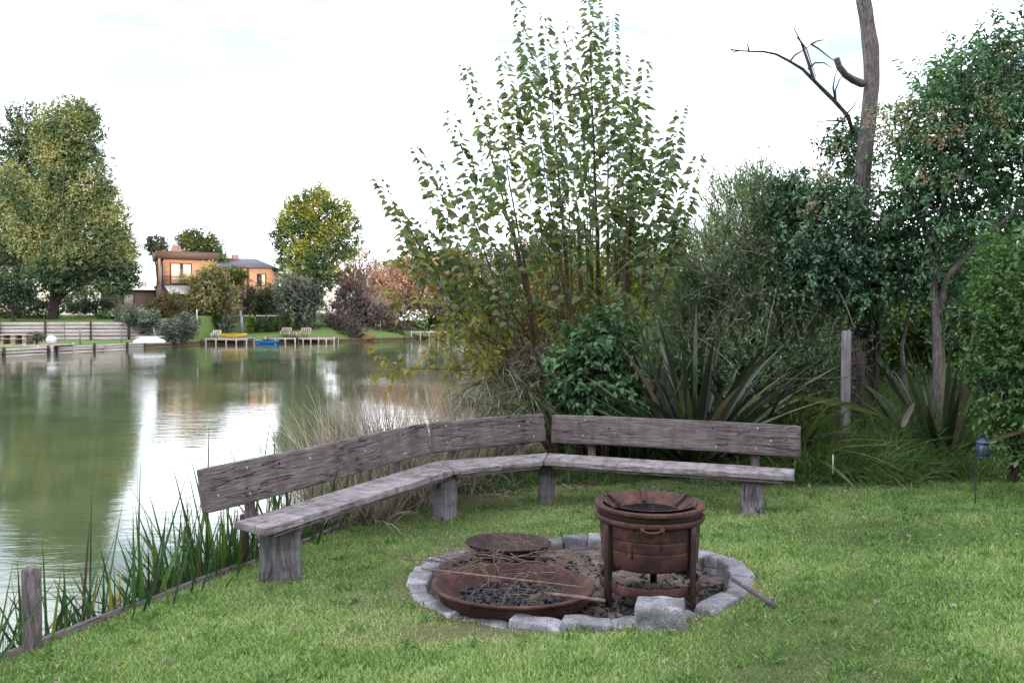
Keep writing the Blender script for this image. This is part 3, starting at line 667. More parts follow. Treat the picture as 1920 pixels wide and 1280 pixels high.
# big shallow bowl
def dish(name, label, c, R0, prof, tiltx, tilty, mats):
    t = thing(name, label, 'fire bowl', c); t.rotation_euler = (tiltx, tilty, 0)
    g = Geo(); lathe(g, prof, 80, wob=.012, seed=R0*10); o = g.build('bowl', mats, smooth=True); o.parent = t
    mo = o.modifiers.new('b', 'BEVEL'); mo.width = .004; mo.segments = 2; mo.limit_method = 'ANGLE'; mo.angle_limit = R(40)
    return t
big = dish('fire_bowl', 'wide shallow rusty fire bowl full of charcoal, at the front of the pit', (.005, 4.985, -.035), .515,
     [(.0005, .0), (.30, .0), (.40, .02), (.465, .07), (.485, .125), (.515, .138), (.518, .15), (.508, .158), (.478, .15), (.445, .11), (.40, .055), (.34, .02), (.0005, .016)], R(-3.5), R(1), M['rust'])
g = Geo()
V = [(0, 0, .045)]; sg = 40
for i in range(1, 9):
    for k in range(sg):
        a = 2*math.pi*k/sg; r = .375*i/8
        x, y = r*math.cos(a), r*math.sin(a)
        V.append((x, y, .052 - .035*(i/8)**3+.02*noise.noise(Vector((x*9, y*9, 1)))+.012*noise.noise(Vector((x*30, y*30, 1)))))
F = [(0, 1+k, 1+(k+1) % sg) for k in range(sg)] + [(1+i*sg+k, 1+(i+1)*sg+k, 1+(i+1)*sg+(k+1) % sg, 1+i*sg+(k+1) % sg) for i in range(7) for k in range(sg)]
g.add(V, F); chips(g, 0, 0, .34, .34, .055, 420, .012, .04)
o = g.build('burnt_embers', M['char'], origin=None); o.location = big.location
tag(o, 'heap of burnt black charcoal lying in the wide bowl', 'charcoal', kind='stuff')
small = dish('fire_bowl', 'smaller dark rusty bowl propped at the back of the fire pit', (-.03, 5.82, -.005), .317,
     [(.0005, 0), (.12, 0), (.20, .035), (.285, .115), (.318, .152), (.312, .158), (.275, .122), (.19, .047), (.11, .014), (.0005, .012)], R(-4), R(1.5), M['darkrust'])
# drum brazier
BX, BY = .89, 5.15
br = thing('drum_brazier', 'rusty round steel drum brazier standing on three legs', 'brazier', (BX, BY, -.03))
def lp(name, prof, mt=None, closed=False, parent=br, segs=72, smooth=True):
    g = Geo(); lathe(g, prof, segs, closed=closed, wob=.006, seed=4); o = g.build(name, mt or M['rust'], smooth=smooth); o.parent = parent
    mo = o.modifiers.new('b', 'BEVEL'); mo.width = .003; mo.segments = 2; mo.limit_method = 'ANGLE'; mo.angle_limit = R(35)
    return o
z0 = .03
lp('drum', [(.25, z0+.212), (.296, z0+.218), (.308, z0+.235), (.313, z0+.33), (.308, z0+.335), (.313, z0+.34), (.318, z0+.40), (.312, z0+.405), (.318, z0+.412), (.322, z0+.53), (.316, z0+.53), (.308, z0+.36), (.300, z0+.24), (.25, z0+.225)], closed=True)
lp('lower_rim', [(.322, z0+.497), (.338, z0+.492), (.350, z0+.505), (.352, z0+.525), (.340, z0+.532), (.322, z0+.53)], closed=True)
lp('top_rim', [(.295, z0+.577), (.322, z0+.571), (.345, z0+.566), (.354, z0+.574), (.354, z0+.592), (.342, z0+.600), (.325, z0+.590), (.297, z0+.588)], closed=True)
lp('rim_skirt', [(.326, z0+.531), (.330, z0+.568), (.324, z0+.57), (.318, z0+.531)], M['darkrust'], closed=True)
lp('inner_bowl', [(.293, z0+.604), (.286, z0+.606), (.274, z0+.592), (.212, z0+.548), (.200, z0+.538), (.208, z0+.530), (.282, z0+.572)], M['rust'])
lp('hole_shade_liner', [(.203, z0+.536), (.199, z0+.44), (.0005, z0+.43), (.0005, z0+.425), (.205, z0+.432), (.207, z0+.53)], M['char'])  # dark liner added to paint the shade inside the opening
o = lp('ember_bed', [(.0005, z0+.442), (.1, z0+.446), (.198, z0+.442)], M['char'])
for a in (R(90), R(215), R(325), R(150), R(25)):
    g = Geo(); mt = Matrix.Rotation(a, 4, 'Z') @ Matrix.Translation((.245, 0, z0+.590)) @ Matrix.Rotation(R(-36), 4, 'Y')
    block(g, .12, .028, .008, 4, 2, 1, amp=.002, seed=int(a*9), bev=.001, mat=mt)
    block(g, .03, .034, .02, 2, 2, 1, amp=.002, seed=int(a*9)+1, bev=.002, mat=Matrix.Rotation(a, 4, 'Z') @ Matrix.Translation((.303, 0, z0+.603)))
    o = g.build('bracket', M['rust']); o.parent = br
for a in (R(209), R(312), R(75)):
    g = Geo(); mt = Matrix.Rotation(a, 4, 'Z') @ Matrix.Translation((.338, 0, .26))
    block(g, .012, .045, .53, 2, 2, 10, amp=.003, seed=int(a*5), bev=.001, mat=mt, fr=(9, 9, 5))
    block(g, .034, .010, .53, 2, 2, 10, amp=.003, seed=int(a*5)+2, bev=.001, mat=Matrix.Rotation(a, 4, 'Z') @ Matrix.Translation((.328, .02, .26)), fr=(9, 9, 5))
    o = g.build('leg', M['darkrust']); o.parent = br
lp('base_ring', [(.305, z0+.065), (.32, z0+.065), (.323, z0+.09), (.32, z0+.125), (.308, z0+.125), (.31, z0+.09)], closed=True)
for a in (R(252), ):
    g = Geo(); tube(g, curve_pts((-.10, -.345, z0+.50), (-.06, -.40, z0+.475), (.02, -.352, z0+.50), 7), .008, 8); tube(g, [(.02, -.345, z0+.515), (.02, -.36, z0+.485)], .013, 8); tube(g, [(-.10, -.338, z0+.515), (-.10, -.352, z0+.485)], .013, 8)
    o = g.build('handle', M['rust'], smooth=True); o.parent = br
g = Geo(); block(g, .008, .006, .085, 1, 1, 4, amp=.001, seed=3, bev=.0005, mat=Matrix.Translation((-.155, -.277, z0+.345)) @ Matrix.Rotation(R(25), 4, 'Z')); o = g.build('vent_slot', M['hole']); o.parent = br
# loose granite block
g = Geo(); block(g, .265, .2, .18, 9, 8, 7, amp=.016, seed=77, bev=.003, fr=(9, 9, 9))
o = g.build('granite_block', M['granite']); o.location = (.825, 4.40, .115); o.rotation_euler = (R(3), R(-4), R(-13))
tag(o, 'loose squared block of speckled granite lying on the front rim of the pit', 'stone block')
# rusty shovel lying over the rim
sh = thing('fire_shovel', 'old rusty fire shovel resting over the right rim of the pit', 'shovel', (1.45, 4.95, .02))
a, b_ = G(1372, 1084, .19), G(1455, 1137, .105); g = Geo(); tube(g, [a, (a+b_)/2+Vector((0, 0, .004)), b_], [.013, .015, .016], 10); g.build('handle', M['wood'], sh, smooth=True)
c0 = G(1338, 1060, .17)
g = Geo(); dv = (a-c0).normalized(); ang = math.atan2(dv.y, dv.x)
block(g, .17, .115, .006, 6, 6, 1, amp=.004, seed=5, bev=.001, warp=lambda p: Vector((p.x, p.y, p.z+2.2*p.y*p.y)), mat=Matrix.Translation(tuple(c0+dv*.05)) @ Matrix.Rotation(ang, 4, 'Z') @ Matrix.Rotation(R(-14), 4, 'Y'))
g.build('blade', M['rust'], sh)
# heap of dry twigs between the bowls
g = Geo()
def twig(p, dv, L, r, dep=0):
    pts = [p]; q_ = p.copy(); dd = dv.normalized(); n_s = 6
    for i in range(n_s):
        dd = (dd + Vector((random.gauss(0, .22), random.gauss(0, .22), random.gauss(-.02, .14)))).normalized()
        q_ = q_ + dd*L/n_s
        fl = -.02
        if q_.z < fl: q_.z = fl+.005
        pts.append(q_.copy())
    tube(g, pts, [r*(1-.12*i) for i in range(n_s+1)], 4, cap=False)
    if dep < 2:
        for i in range(1, n_s, 1):
            if random.random() < .8:
                twig(pts[i], (dd + Vector((random.gauss(0, .8), random.gauss(0, .8), random.gauss(.1, .4)))), L*random.uniform(.25, .5), r*.55, dep+1)
for i in range(46):
    c = Vector((random.gauss(-.02, .19), random.gauss(5.42, .17), random.uniform(.05, .22)))
    twig(c, Vector((random.uniform(-1, 1), random.uniform(-.8, .8), random.uniform(-.15, .2))), random.uniform(.25, .55), .0045)
for i in range(10):
    c = Vector((random.uniform(.0, .16), random.uniform(4.62, 4.9), random.uniform(.11, .17)))
    twig(c, Vector((random.uniform(-1, 1), random.uniform(-1, .5), random.uniform(-.1, .2))), random.uniform(.12, .25), .0035)
for i in range(16):
    c = Vector((random.gauss(-.42, .14), random.gauss(5.55, .17), random.uniform(.06, .14)))
    twig(c, Vector((random.uniform(-1, 1), random.uniform(-.8, .8), random.uniform(-.1, .25))), random.uniform(.2, .35), .003)
tube(g, [G(790, 1005+60, .14), G(960, 1085, .2), G(1090, 1100, .19)], [.006, .008, .006], 6)
tag(g.build('dry_twigs', M['twig']), 'tangled heap of dry bare twigs between the two bowls', 'twigs', kind='stuff')
g = Geo(); pa, pb, pc = G(1020, 1112, .15), G(1075, 1118, .14), G(1135, 1126, .12); tube(g, [pa, pb, pc], [.010, .012, .011], 8, rough=.3)
tag(g.build('charred_stick', M['twig'], origin=pb), 'thick pale stick laid from the wide bowl rim towards the brazier leg', 'stick')

# ------------------------------------------------------------------ posts, wire, lantern
def post(name, label, px, py0, d, h, r, group=None, lean=(0, 0), m='postwood', cat='post', zb=None):
    b_ = P(px, py0, d); zb = float(ground_z(b_.x, b_.y))-.15 if zb is None else zb
    top = Vector((b_.x+lean[0], b_.y+lean[1], b_.z)); t0 = Vector((b_.x, b_.y, zb)); n_s = 8
    g = Geo(); tube(g, [t0.lerp(top, i/n_s) for i in range(n_s+1)]+[top+Vector((0, 0, r*.15))], [r*(1.05-.05*i/n_s) for i in range(n_s+1)]+[r*.75], 12, rough=.12)
    o = g.build(name, M[m], origin=t0, smooth=False); tag(o, label, cat, group); return o, top
post('fence_post', 'weathered grey fence post standing among the flax leaves', 1587, 621, 9.2, 1.5, .054, group='old wire fence posts')
post('fence_post', 'thin dark fence stake wrapped in wire beside the bare trunk', 1622, 662, 9.45, 1.4, .05, group='old wire fence posts', lean=(-.06, 0), m='bark_dark')
post('mooring_post', 'short weathered round post standing in the reeds at the lawn edge', 58, 1066, 4.32, .6, .047, zb=-1.2, m='bark', group='stumpy posts in the reeds')
post('mooring_post', 'dark stubby post behind the open end of the bench', 458, 965, 6.0, .5, .035, zb=-1.1, m='bark_dark', group='stumpy posts in the reeds')
g = Geo()
def wire(a, b_, r=.003, sag=.05, n_s=8):
    a, b_ = Vector(a), Vector(b_)
    tube(g, [a.lerp(b_, i/n_s) - Vector((0, 0, sag*4*(i/n_s)*(1-i/n_s))) for i in range(n_s+1)], r, 4, cap=False)
for k in range(7):
    wire(P(1590, 634+k*20, 9.15), P(1626, 640+k*19, 9.4), sag=.02)
for k in range(6): wire(P(1596+k*5, 634, 9.2), P(1598+k*5+random.uniform(-4, 4), 770, 9.25), sag=.0)
wire(P(1440, 708, 9.0), P(1590, 706, 9.15), r=.006, sag=.02)
tag(g.build('fence_wire', M['wire'], origin=P(1600, 700, 9.2)), 'loose rusty netting wire strung between the two fence stakes', 'wire')
g = Geo()
for k in range(6): wire((-2.95+.02*k, 4.0, -.1-.05*k), (-2.62, 4.40, -.08-.05*k), r=.002, sag=.01)
tag(g.build('post_netting', M['wire'], origin=(-2.8, 4.2, 0)), 'rusty wire netting tied round the post in the reeds', 'wire')
lt = thing('garden_lantern', 'small blue metal lantern hung on a thin stake by the leafy bush', 'lantern', P(1843, 900, 7.2))
c = P(1843, 842, 7.2); lx, ly, lz = c
g = Geo(); lathe(g, [(.0005, .10), (.012, .10), (.03, .085), (.062, .068), (.066, .06), (.0005, .06)], 6, c=c); g.build('roof', M['lantern'], lt)
g = Geo(); lathe(g, [(.0005, -.062), (.055, -.062), (.058, -.072), (.0005, -.075)], 6, c=c); g.build('base', M['lantern'], lt)
g = Geo()
for k in range(6): tube(g, [(lx+.053*math.cos(k*1.047), ly+.053*math.sin(k*1.047), lz-.065), (lx+.053*math.cos(k*1.047), ly+.053*math.sin(k*1.047), lz+.062)], .0055, 4)
for k in range(6): tube(g, [(lx+.053*math.cos(k*1.047+.52), ly+.053*math.sin(k*1.047+.52), lz-.065), (lx+.053*math.cos(k*1.047+.52), ly+.053*math.sin(k*1.047+.52), lz+.062)], .0025, 4)
g.build('frame', M['lantern'], lt)
g = Geo(); lathe(g, [(.0005, -.058), (.044, -.058), (.044, .056), (.0005, .056)], 12, c=c); g.build('glass', M['lglass'], lt, smooth=True)
g = Geo(); tube(g, curve_pts(Vector(c)+Vector((-.05, .02, -.5)), Vector(c)+Vector((-.07, .02, .2)), Vector(c)+Vector((0, 0, .13)), 9), .006, 6); tube(g, [Vector(c)+Vector((0, 0, .13)), Vector(c)+Vector((0, 0, .095))], .004, 6); g.build('stake', M['gutter'], lt)
g = Geo(); a = P(1562, 852, 8.2); tube(g, [a, Vector((a.x, a.y, a.z-.2))], .006, 6)
tag(g.build('marker_stake', M['paint_w'], origin=a), 'thin short white stake in long grass beside the bench end', 'stake')

# ------------------------------------------------------------------ near plants
def A(*v): return np.array([tuple(p_) for p_ in v], dtype=float)
def lumptint(p, s, f, amt=.45, base=.5):
    return base + amt*lump(p, s, f)
def crown(g, ells, n, K, slen, leaf, wr, up=.4, out=1.0, rmin=.3, rough=.25, seed=1, tmpl='q', twig=None, ang=1.0, droop=.25, curve=.15, base=.5, amt=.5, tf=1.2, rnd=.5, m=0, tm=1, flat=.6):
    pos, u, wi = sample_ells(n, ells, rmin, rough, seed)
    d = nrmz(u*out + np.array([0, 0, up]) + rng.normal(size=(n, 3))*rnd)
    L = slen*(.6+.8*rng.random(n))
    shoots(g, pos - d*(L*.5)[:, None], d, L, K, leaf, wr, ang=ang, droop=droop, tmpl=tmpl, m=m, tint=lumptint(pos, seed*1.7, tf, amt, base), twig=twig, tm=tm, curve=curve, flat=flat)
    return pos
def limbs(g, root, tops, r0, r1, m=0, sides=6, bend=.3):
    for t in tops:
        t = Vector(t); rt = Vector(root) if not callable(root) else root(t)
        mid = rt.lerp(t, .5) + Vector((random.gauss(0, .06), random.gauss(0, .06), bend*.3))*(t-rt).length
        pts = curve_pts(rt, mid, t, 7); tube(g, pts, [r0+(r1-r0)*i/6 for i in range(7)], sides, m, cap=False)

# --- mulberry: a fan of long shoots
mul = thing('mulberry_tree', 'fan shaped young mulberry tree of long upright leafy shoots behind the bench corner', 'tree', P(1100, 870, 10.0))
bases = [P(1040, 860, 10.1), P(1100, 870, 10.0), P(1150, 860, 9.9), P(1120, 860, 10.3)]
tips = [  # px, py, d
 (706, 332, 9.6), (722, 372, 9.9), (776, 268, 9.8), (800, 352, 10.2), (742, 430, 9.3), (842, 205, 10.0), (872, 118, 10.1), (905, 260, 9.5), (940, 96, 10.2), (925, 180, 9.7),
 (968, -6, 10.2), (985, 60, 9.8), (1020, 22, 10.0), (1052, 62, 10.2), (1085, 120, 9.7), (1102, -22, 10.1), (1118, -8, 10.3), (1148, 26, 10.0), (1140, 120, 9.6), (1168, 100, 10.2),
 (1210, 106, 10.0), (1192, 190, 9.6), (1180, 160, 10.3), (1222, 232, 10.2), (1278, 196, 10.0), (1262, 250, 9.7), (1314, 278, 10.0), (1300, 340, 9.7), (1285, 400, 10.3), (1240, 300, 9.5),
 (860, 330, 9.4), (820, 300, 10.4), (890, 300, 10.4), (1000, 180, 9.4), (960, 230, 10.5), (1040, 200, 9.4), (1100, 200, 10.5), (1060, 300, 9.3), (1010, 340, 9.6), (950, 340, 9.4), (780, 400, 9.6), (1150, 280, 9.4), (1180, 340, 9.5), (1230, 400, 9.6), (870, 410, 9.2), (1100, 380, 9.4), (980, 120, 10.0), (1070, 40, 9.9), (1195, 260, 10.2), (830, 450, 9.5)]
gb = Geo(); gl = Geo()
for i, (px, py, d) in enumerate(tips):
    tip = P(px, py, d)
    bs = bases[0] if px < 930 else (bases[1] if px < 1060 else (bases[3] if px < 1120 else bases[2]))
    bs = bs + Vector((random.uniform(-.12, .12), random.uniform(-.15, .15), 0))
    hx = tip.x-bs.x; hz = tip.z-bs.z
    mid = Vector((bs.x+hx*(.46+random.uniform(-.05,.07)), (bs.y+tip.y)/2, bs.z+hz*(.50+random.uniform(-.04,.03))-.05*abs(hx)))
    tip2 = tip; pts = curve_pts(bs, mid, tip2, 16)
    L = (tip-bs).length; big_ = i % 6 == 0 or i in (15, 9, 24)
    r0 = (.040 if big_ else .016)
    tube(gb, pts, [max(r0*(1-j/16)**1.2, .0025) for j in range(16)], 6, cap=False)
    # leaves along the shoot
    nL = int(L/.029); t = .42+.58*(np.arange(nL)/nL)
    arr = np.array([tuple(p_) for p_ in pts]); ii = t*15
    p = np.stack([np.interp(ii, np.arange(16), arr[:, k]) for k in range(3)], 1)
    tg = nrmz(np.gradient(p, axis=0))
    sgn = np.where(np.arange(nL) % 2 == 0, 1, -1)[:, None]
    az = random.uniform(-.6, .6); sv = np.array([math.cos(az), math.sin(az), 0])
    p = p + rng.normal(size=(nL, 3))*.012; keep = rng.random(nL) < np.clip(-.08+1.3*(t-.42)+.6*smooth((t-.72)/.2), 0, .97)*(.75 if i >= 30 else 1)
    ld = nrmz(sv*sgn + np.array([0, 0, -.62]) + tg*.25 + rng.normal(size=(nL, 3))*.3)
    nn = nrmz(np.array([0, -.75, 1.0]) + rng.normal(size=(nL, 3))*.5)
    sz = (.065+.085*rng.random(nL)**1.2)*(1.12-.5*np.clip((t-.85)/.15, 0, 1))
    pet = ld*.03
    tt = .40 + rng.normal(size=nL)*.14 + .55*(1-t)  # yellower tint low on the shoot stands in for light through leaves
    leaves(gl, (p+pet)[keep], ld[keep], nn[keep], sz[keep], .74, 'o', 0, tt[keep])
    # side shoots
    for j in range(2):
        tj = random.uniform(.5, .85); k0 = int(tj*15); q0 = pts[k0]
        dv = (pts[k0+1]-pts[k0]).normalized() + Vector((random.gauss(0, .45), random.gauss(0, .5), random.uniform(-.1, .4)))
        l2 = random.uniform(.3, .75)
        q1 = q0 + dv.normalized()*l2
        pp = curve_pts(q0, q0.lerp(q1, .5)+Vector((0, 0, -.04)), q1, 5); tube(gb, pp, [.007, .006, .005, .004, .003], 4, cap=False)
        m_ = int(l2/.055); tt_ = np.linspace(.2, 1, m_)[:, None]
        p2 = np.array(q0)+(np.array(q1)-np.array(q0))*tt_
        ld = nrmz(sv*np.where(np.arange(m_) % 2 == 0, 1, -1)[:, None] + np.array([0, 0, -.35]) + rng.normal(size=(m_, 3))*.4)
        leaves(gl, p2+ld*.02, ld, nrmz(np.array([0, -.3, 1.0])+rng.normal(size=(m_, 3))*.4),   .10+.05*rng.random(m_), .78, 'o', 0, .48+rng.normal(size=m_)*.15)
for bs, dx in zip(bases, (-.5, -.1, .2, 0)):
    tube(gb, curve_pts(bs-Vector((0, 0, .3)), bs+Vector((dx*.3, 0, 1.2)), bs+Vector((dx*1.1, 0, 3.0)), 12), [.055*(1-.055*j) for j in range(12)], 8, cap=False, rough=.15)
gb.build('trunk', M['bark_brown'], mul, smooth=True)
gl.build('crown', M['mulb'], mul)
# old yellowing growth round the mulberry's foot
g = Geo()
crown(g, [ell(1010, 560, 10.3, 150, 110, 1.0), ell(1150, 520, 10.5, 110, 110, 1.0), ell(920, 590, 10.0, 80, 60, .8), ell(1040, 470, 10.4, 150, 70, .8)], 230, 6, .5, .08, .7, up=.7, rmin=.0, twig=.006, tmpl='o', seed=3, tm=1, base=.42, amt=.6)
g.build('lower_growth', [M['mulb_y'], M['bark_brown']], mul)
# the low branch that leans out over the lake
g = Geo()
for (a_, b2_, c2_) in [((1050, 720, 10), (930, 640, 9.6), (820, 590, 9.2)), ((1040, 690, 10), (900, 690, 9.4), (850, 640, 9.0)), ((1000, 680, 10), (880, 600, 9.5), (760, 560, 9.2)), ((1000, 640, 10), (900, 560, 9.6), (740, 490, 9.3)), ((1000, 700, 10), (850, 690, 9.2), (730, 690, 8.8)), ((1020, 640, 10.2), (960, 520, 9.9), (820, 470, 9.8)), ((1010, 660, 10.2), (930, 530, 9.9), (870, 500, 9.8))]:
    pts = curve_pts(P(*a_), P(*b2_), P(*c2_), 12); tube(g, pts, [.014*(1-.07*j) for j in range(12)], 5, 1, cap=False)
    arr = np.array([tuple(p_) for p_ in pts[4:]]); n2_ = 26; bp = arr[rng.integers(0, len(arr), n2_)]
    shoots(g, bp, rng.normal(size=(n2_, 3))*.6+np.array([-.5, -.2, .1]), .3+.2*rng.random(n2_), 5, .085, .72, droop=.6, tmpl='o', tint=.35+rng.random(n2_)*.4, twig=.003, tm=1)
g.build('low_branch', [M['mulb_y'], M['bark_brown']], mul)

# --- tall bare trunk with vine
bt = thing('bare_tree', 'tall bare grey trunk with dead limbs rising out of dark vine leaves', 'tree', P(1620, 830, 10.5))
g = Geo(); path = [(1612, 880), (1616, 780), (1622, 680), (1624, 600), (1616, 500), (1613, 400), (1618, 320), (1628, 230), (1634, 160), (1633, 90), (1622, 20), (1608, -60), (1596, -160)]
rad = [.74*q_ for q_ in [.24, .21, .19, .17, .15, .145, .14, .135, .125, .13, .12, .115, .11]]
pp = [P(a_, b_, 10.5) for a_, b_ in path]
fine = []; fr_ = []
for i in range(len(pp)-1):
    for k in range(5): fine.append(pp[i].lerp(pp[i+1], k/5)); fr_.append(rad[i]+(rad[i+1]-rad[i])*k/5)
tube(g, fine, fr_, 20, rough=.16); g.build('trunk', M['bark'], bt, smooth=True)
def pl(name, pts, r0, r1, m='bark', parent=bt, d=10.5, sides=7):
    g = Geo(); q_ = [P(*(p_ if len(p_) == 3 else (p_[0], p_[1], d))) for p_ in pts]
    tube(g, q_, [r0+(r1-r0)*i/(len(q_)-1) for i in range(len(q_))], sides, rough=.2); return g
pl('x', [(1618, 158, 10.45), (1600, 150, 10.3), (1585, 140, 10.2), (1574, 126, 10.15), (1568, 110, 10.1)], .048, .036).build('stub_limb', M['bark'], bt, smooth=True)
g = pl('x', [(1600, 250), (1590, 218), (1565, 190), (1545, 170), (1525, 150), (1505, 130), (1480, 115), (1455, 102), (1430, 97), (1408, 97), (1385, 95), (1366, 92)], .030, .006)
for pts in ([(1525, 150), (1512, 110), (1500, 75), (1489, 55), (1492, 45), (1504, 38)], [(1404, 97), (1402, 85), (1404, 72)], [(1528, 152), (1518, 120), (1508, 92), (1497, 68)],
            [(1567, 192), (1562, 165), (1565, 145), (1570, 130)], [(1567, 190), (1566, 170), (1574, 150), (1580, 142)], [(1480, 117), (1490, 104), (1505, 95), (1522, 84)], [(1522, 84), (1535, 92), (1555, 108), (1568, 116)], [(1385, 95), (1376, 97), (1370, 93)], [(1515, 130), (1528, 118), (1545, 118), (1560, 128)], [(1584, 218), (1600, 200), (1611, 180)], [(1520, 84), (1533, 77), (1546, 75)], [(1495, 70), (1512, 92), (1530, 145)], [(1585, 228), (1560, 226), (1530, 229), (1506, 227)]):
    q_ = [P(a_, b_, 10.5+random.uniform(-.1, .1)) for a_, b_ in pts]; tube(g, q_, [.014*(1-.75*i/(len(q_)-1)) for i in range(len(q_))], 5, cap=False)
g.build('dead_branch', M['bark_dark'], bt, smooth=True)
g = Geo()
crown(g, [ell(1530, 430, 10.2, 100, 110, .8), ell(1590, 330, 10.8, 55, 100, .35), ell(1520, 500, 10.0, 90, 80, .8), ell(1620, 500, 10.0, 95, 100, .7), ell(1590, 260, 10.9, 55, 40, .3), ell(1500, 380, 10.3, 60, 70, .5)], 1700, 9, .45, .075, .55, up=.15, rmin=.0, tmpl='o', twig=.004, seed=5, base=.5, amt=.5, curve=.3, tf=1.8)
g.build('vine', [M['ivy'], M['bark_dark']], bt)
g = Geo()   # dark shaggy roots and creeper stems on the lower trunk
for i in range(34):
    a = random.random()*6.283; x0 = 1620+random.uniform(-25, 25)
    q_ = [P(x0+random.uniform(-6, 6), 520+k*42, 10.5-.22+random.uniform(-.05, .05)) for k in range(8)]
    tube(g, q_, random.uniform(.012, .035), 5, rough=.4, cap=False)
g.build('creeper_stem', M['bark_dark'], bt)

# --- privet tree with seed clusters
pv = thing('privet_tree', 'broad glossy dark leaved privet tree with tan seed clusters', 'tree', P(1755, 850, 9.4))
g = Geo()
def bend_tube(pts, r0, r1, g, sides=9, rough=.12, m=0):
    q_ = [P(*p_) for p_ in pts]; f_ = []
    for i in range(len(q_)-1):
        for k in range(4): f_.append(q_[i].lerp(q_[i+1], k/4))
    f_.append(q_[-1]); tube(g, f_, [r0+(r1-r0)*i/(len(f_)-1) for i in range(len(f_))], sides, m, rough=rough)
bend_tube([(1752, 880, 9.4), (1758, 760, 9.4), (1757, 640, 9.4), (1752, 540, 9.4), (1760, 450, 9.4), (1775, 350, 9.4), (1800, 230, 9.4), (1820, 120, 9.4)], .06, .025, g)
bend_tube([(1758, 600, 9.4), (1775, 520, 9.3), (1830, 460, 9.2), (1900, 400, 9.1), (1960, 330, 9.0)], .04, .018, g, 7)
bend_tube([(1753, 520, 9.4), (1735, 430, 9.5), (1700, 350, 9.6), (1680, 270, 9.6)], .045, .015, g, 7)
bend_tube([(1780, 340, 9.4), (1830, 290, 9.3), (1880, 200, 9.2), (1900, 100, 9.2)], .04, .012, g, 7)
bend_tube([(1757, 560, 9.4), (1800, 500, 9.6), (1850, 470, 9.8), (1930, 440, 9.9)], .035, .015, g, 7)
bend_tube([(1690, 860, 9.8), (1700, 760, 9.8), (1690, 650, 9.9), (1720, 520, 10)], .035, .02, g, 7)
g.build('trunk', M['bark'], pv, smooth=True)
g = Geo()
pe = [ell(1830, 190, 9.4, 110, 120, .9), ell(1900, 110, 9.2, 90, 90, .8), ell(1730, 260, 9.5, 80, 90, .8), ell(1712, 360, 9.6, 68, 90, .7), ell(1800, 330, 9.5, 110, 90, .9), ell(1920, 280, 9.3, 90, 110, .8), ell(1695, 230, 9.9, 40, 50, .3), ell(1870, 420, 9.7, 110, 70, .9), ell(1720, 450, 9.7, 90, 70, .8), ell(1990, 200, 9, 90, 160, .8), ell(1760, 170, 9.5, 50, 50, .5), ell(1760, 520, 9.6, 120, 60, .6), ell(1660, 470, 9.8, 60, 60, .5)]
pp_ = crown(g, pe, 2000, 11, .42, .085, .42, up=.35, rmin=.15, tmpl='o', twig=.004, seed=8, base=.5, amt=.5, ang=1.0, droop=.35, curve=.15, tf=1.6, rough=.45)
g.build('crown', [M['privet'], M['bark_dark']], pv)
g = Geo()
for (px, py) in [(1660, 250), (1640, 215), (1700, 205), (1735, 330), (1780, 345), (1835, 165), (1860, 190), (1760, 210), (1790, 240), (1890, 170), (1850, 215), (1665, 265), (1560, 280), (1640, 230), (1900, 100), (1740, 265), (1670, 205), (1885, 230), (1700, 240), (1770, 265), (1545, 330), (1880, 150)]:
    c = np.array(P(px+random.uniform(-8, 8), py+random.uniform(-8, 8), 9.3-.75+random.uniform(0, .6)))
    n3 = 60; pos = c + rng.normal(size=(n3, 3))*np.array([.07, .07, .06]); leaves(g, pos, rng.normal(size=(n3, 3)), rng.normal(size=(n3, 3)), .030, .8, 'q', 0, .5)
g.build('seed_cluster', M['seed'], pv)

# --- feathery grey-green shrub
fs = thing('feathery_shrub', 'tall feathery grey green shrub with fine narrow leaves and dry stems', 'shrub', P(1400, 870, 10.8))
g = Geo()
fe = [ell(1400, 420, 10.8, 75, 110, .8), ell(1340, 500, 10.7, 75, 110, .8), ell(1455, 400, 10.8, 60, 70, .7), ell(1420, 560, 10.6, 120, 110, .9), ell(1320, 620, 10.5, 90, 110, .8), ell(1470, 660, 10.2, 120, 100, .9), ell(1370, 700, 10.2, 120, 90, .8), ell(1420, 335, 10.8, 22, 40, .3), ell(1275, 580, 10.9, 45, 110, .5)]
crown(g, fe, 4200, 14, .45, .085, .24, up=.9, rmin=.1, tmpl='q', twig=.0035, seed=11, base=.52, amt=.6, ang=.55, droop=.05, curve=.0, rnd=.35, tf=1.6)
g.build('crown', [M['feather'], M['bark_brown']], fs)
g = Geo()
limbs(g, P(1400, 850, 10.8), [P(random.uniform(1290, 1500), random.uniform(380, 650), 10.6) for i in range(18)], .03, .006, sides=5)
tube(g, [P(1372, 400, 10.6), P(1357, 360, 10.6), P(1345, 318, 10.6)], .008, 5); tube(g, [P(1372, 400, 10.6), P(1362, 362, 10.6), P(1356, 338, 10.6)], .006, 5)
g.build('stem', M['bark_brown'], fs)
g = Geo()   # dry trailing stems in front of it
n4 = 130
bs = np.array([tuple(P(rng.uniform(1230, 1580), rng.uniform(440, 640), rng.uniform(9.7, 10.2))) for i in range(n4)])
blades(g, bs, rng.normal(size=(n4, 3))*np.array([1, .4, .5])+np.array([0, -.1, .5]), .5+.9*rng.random(n4), .008, .55+.5*rng.random(n4), 6, tint=rng.random(n4)*.8, wprof=lambda t: 1-.6*t)
g.build('dry_stem', M['straw'], fs)

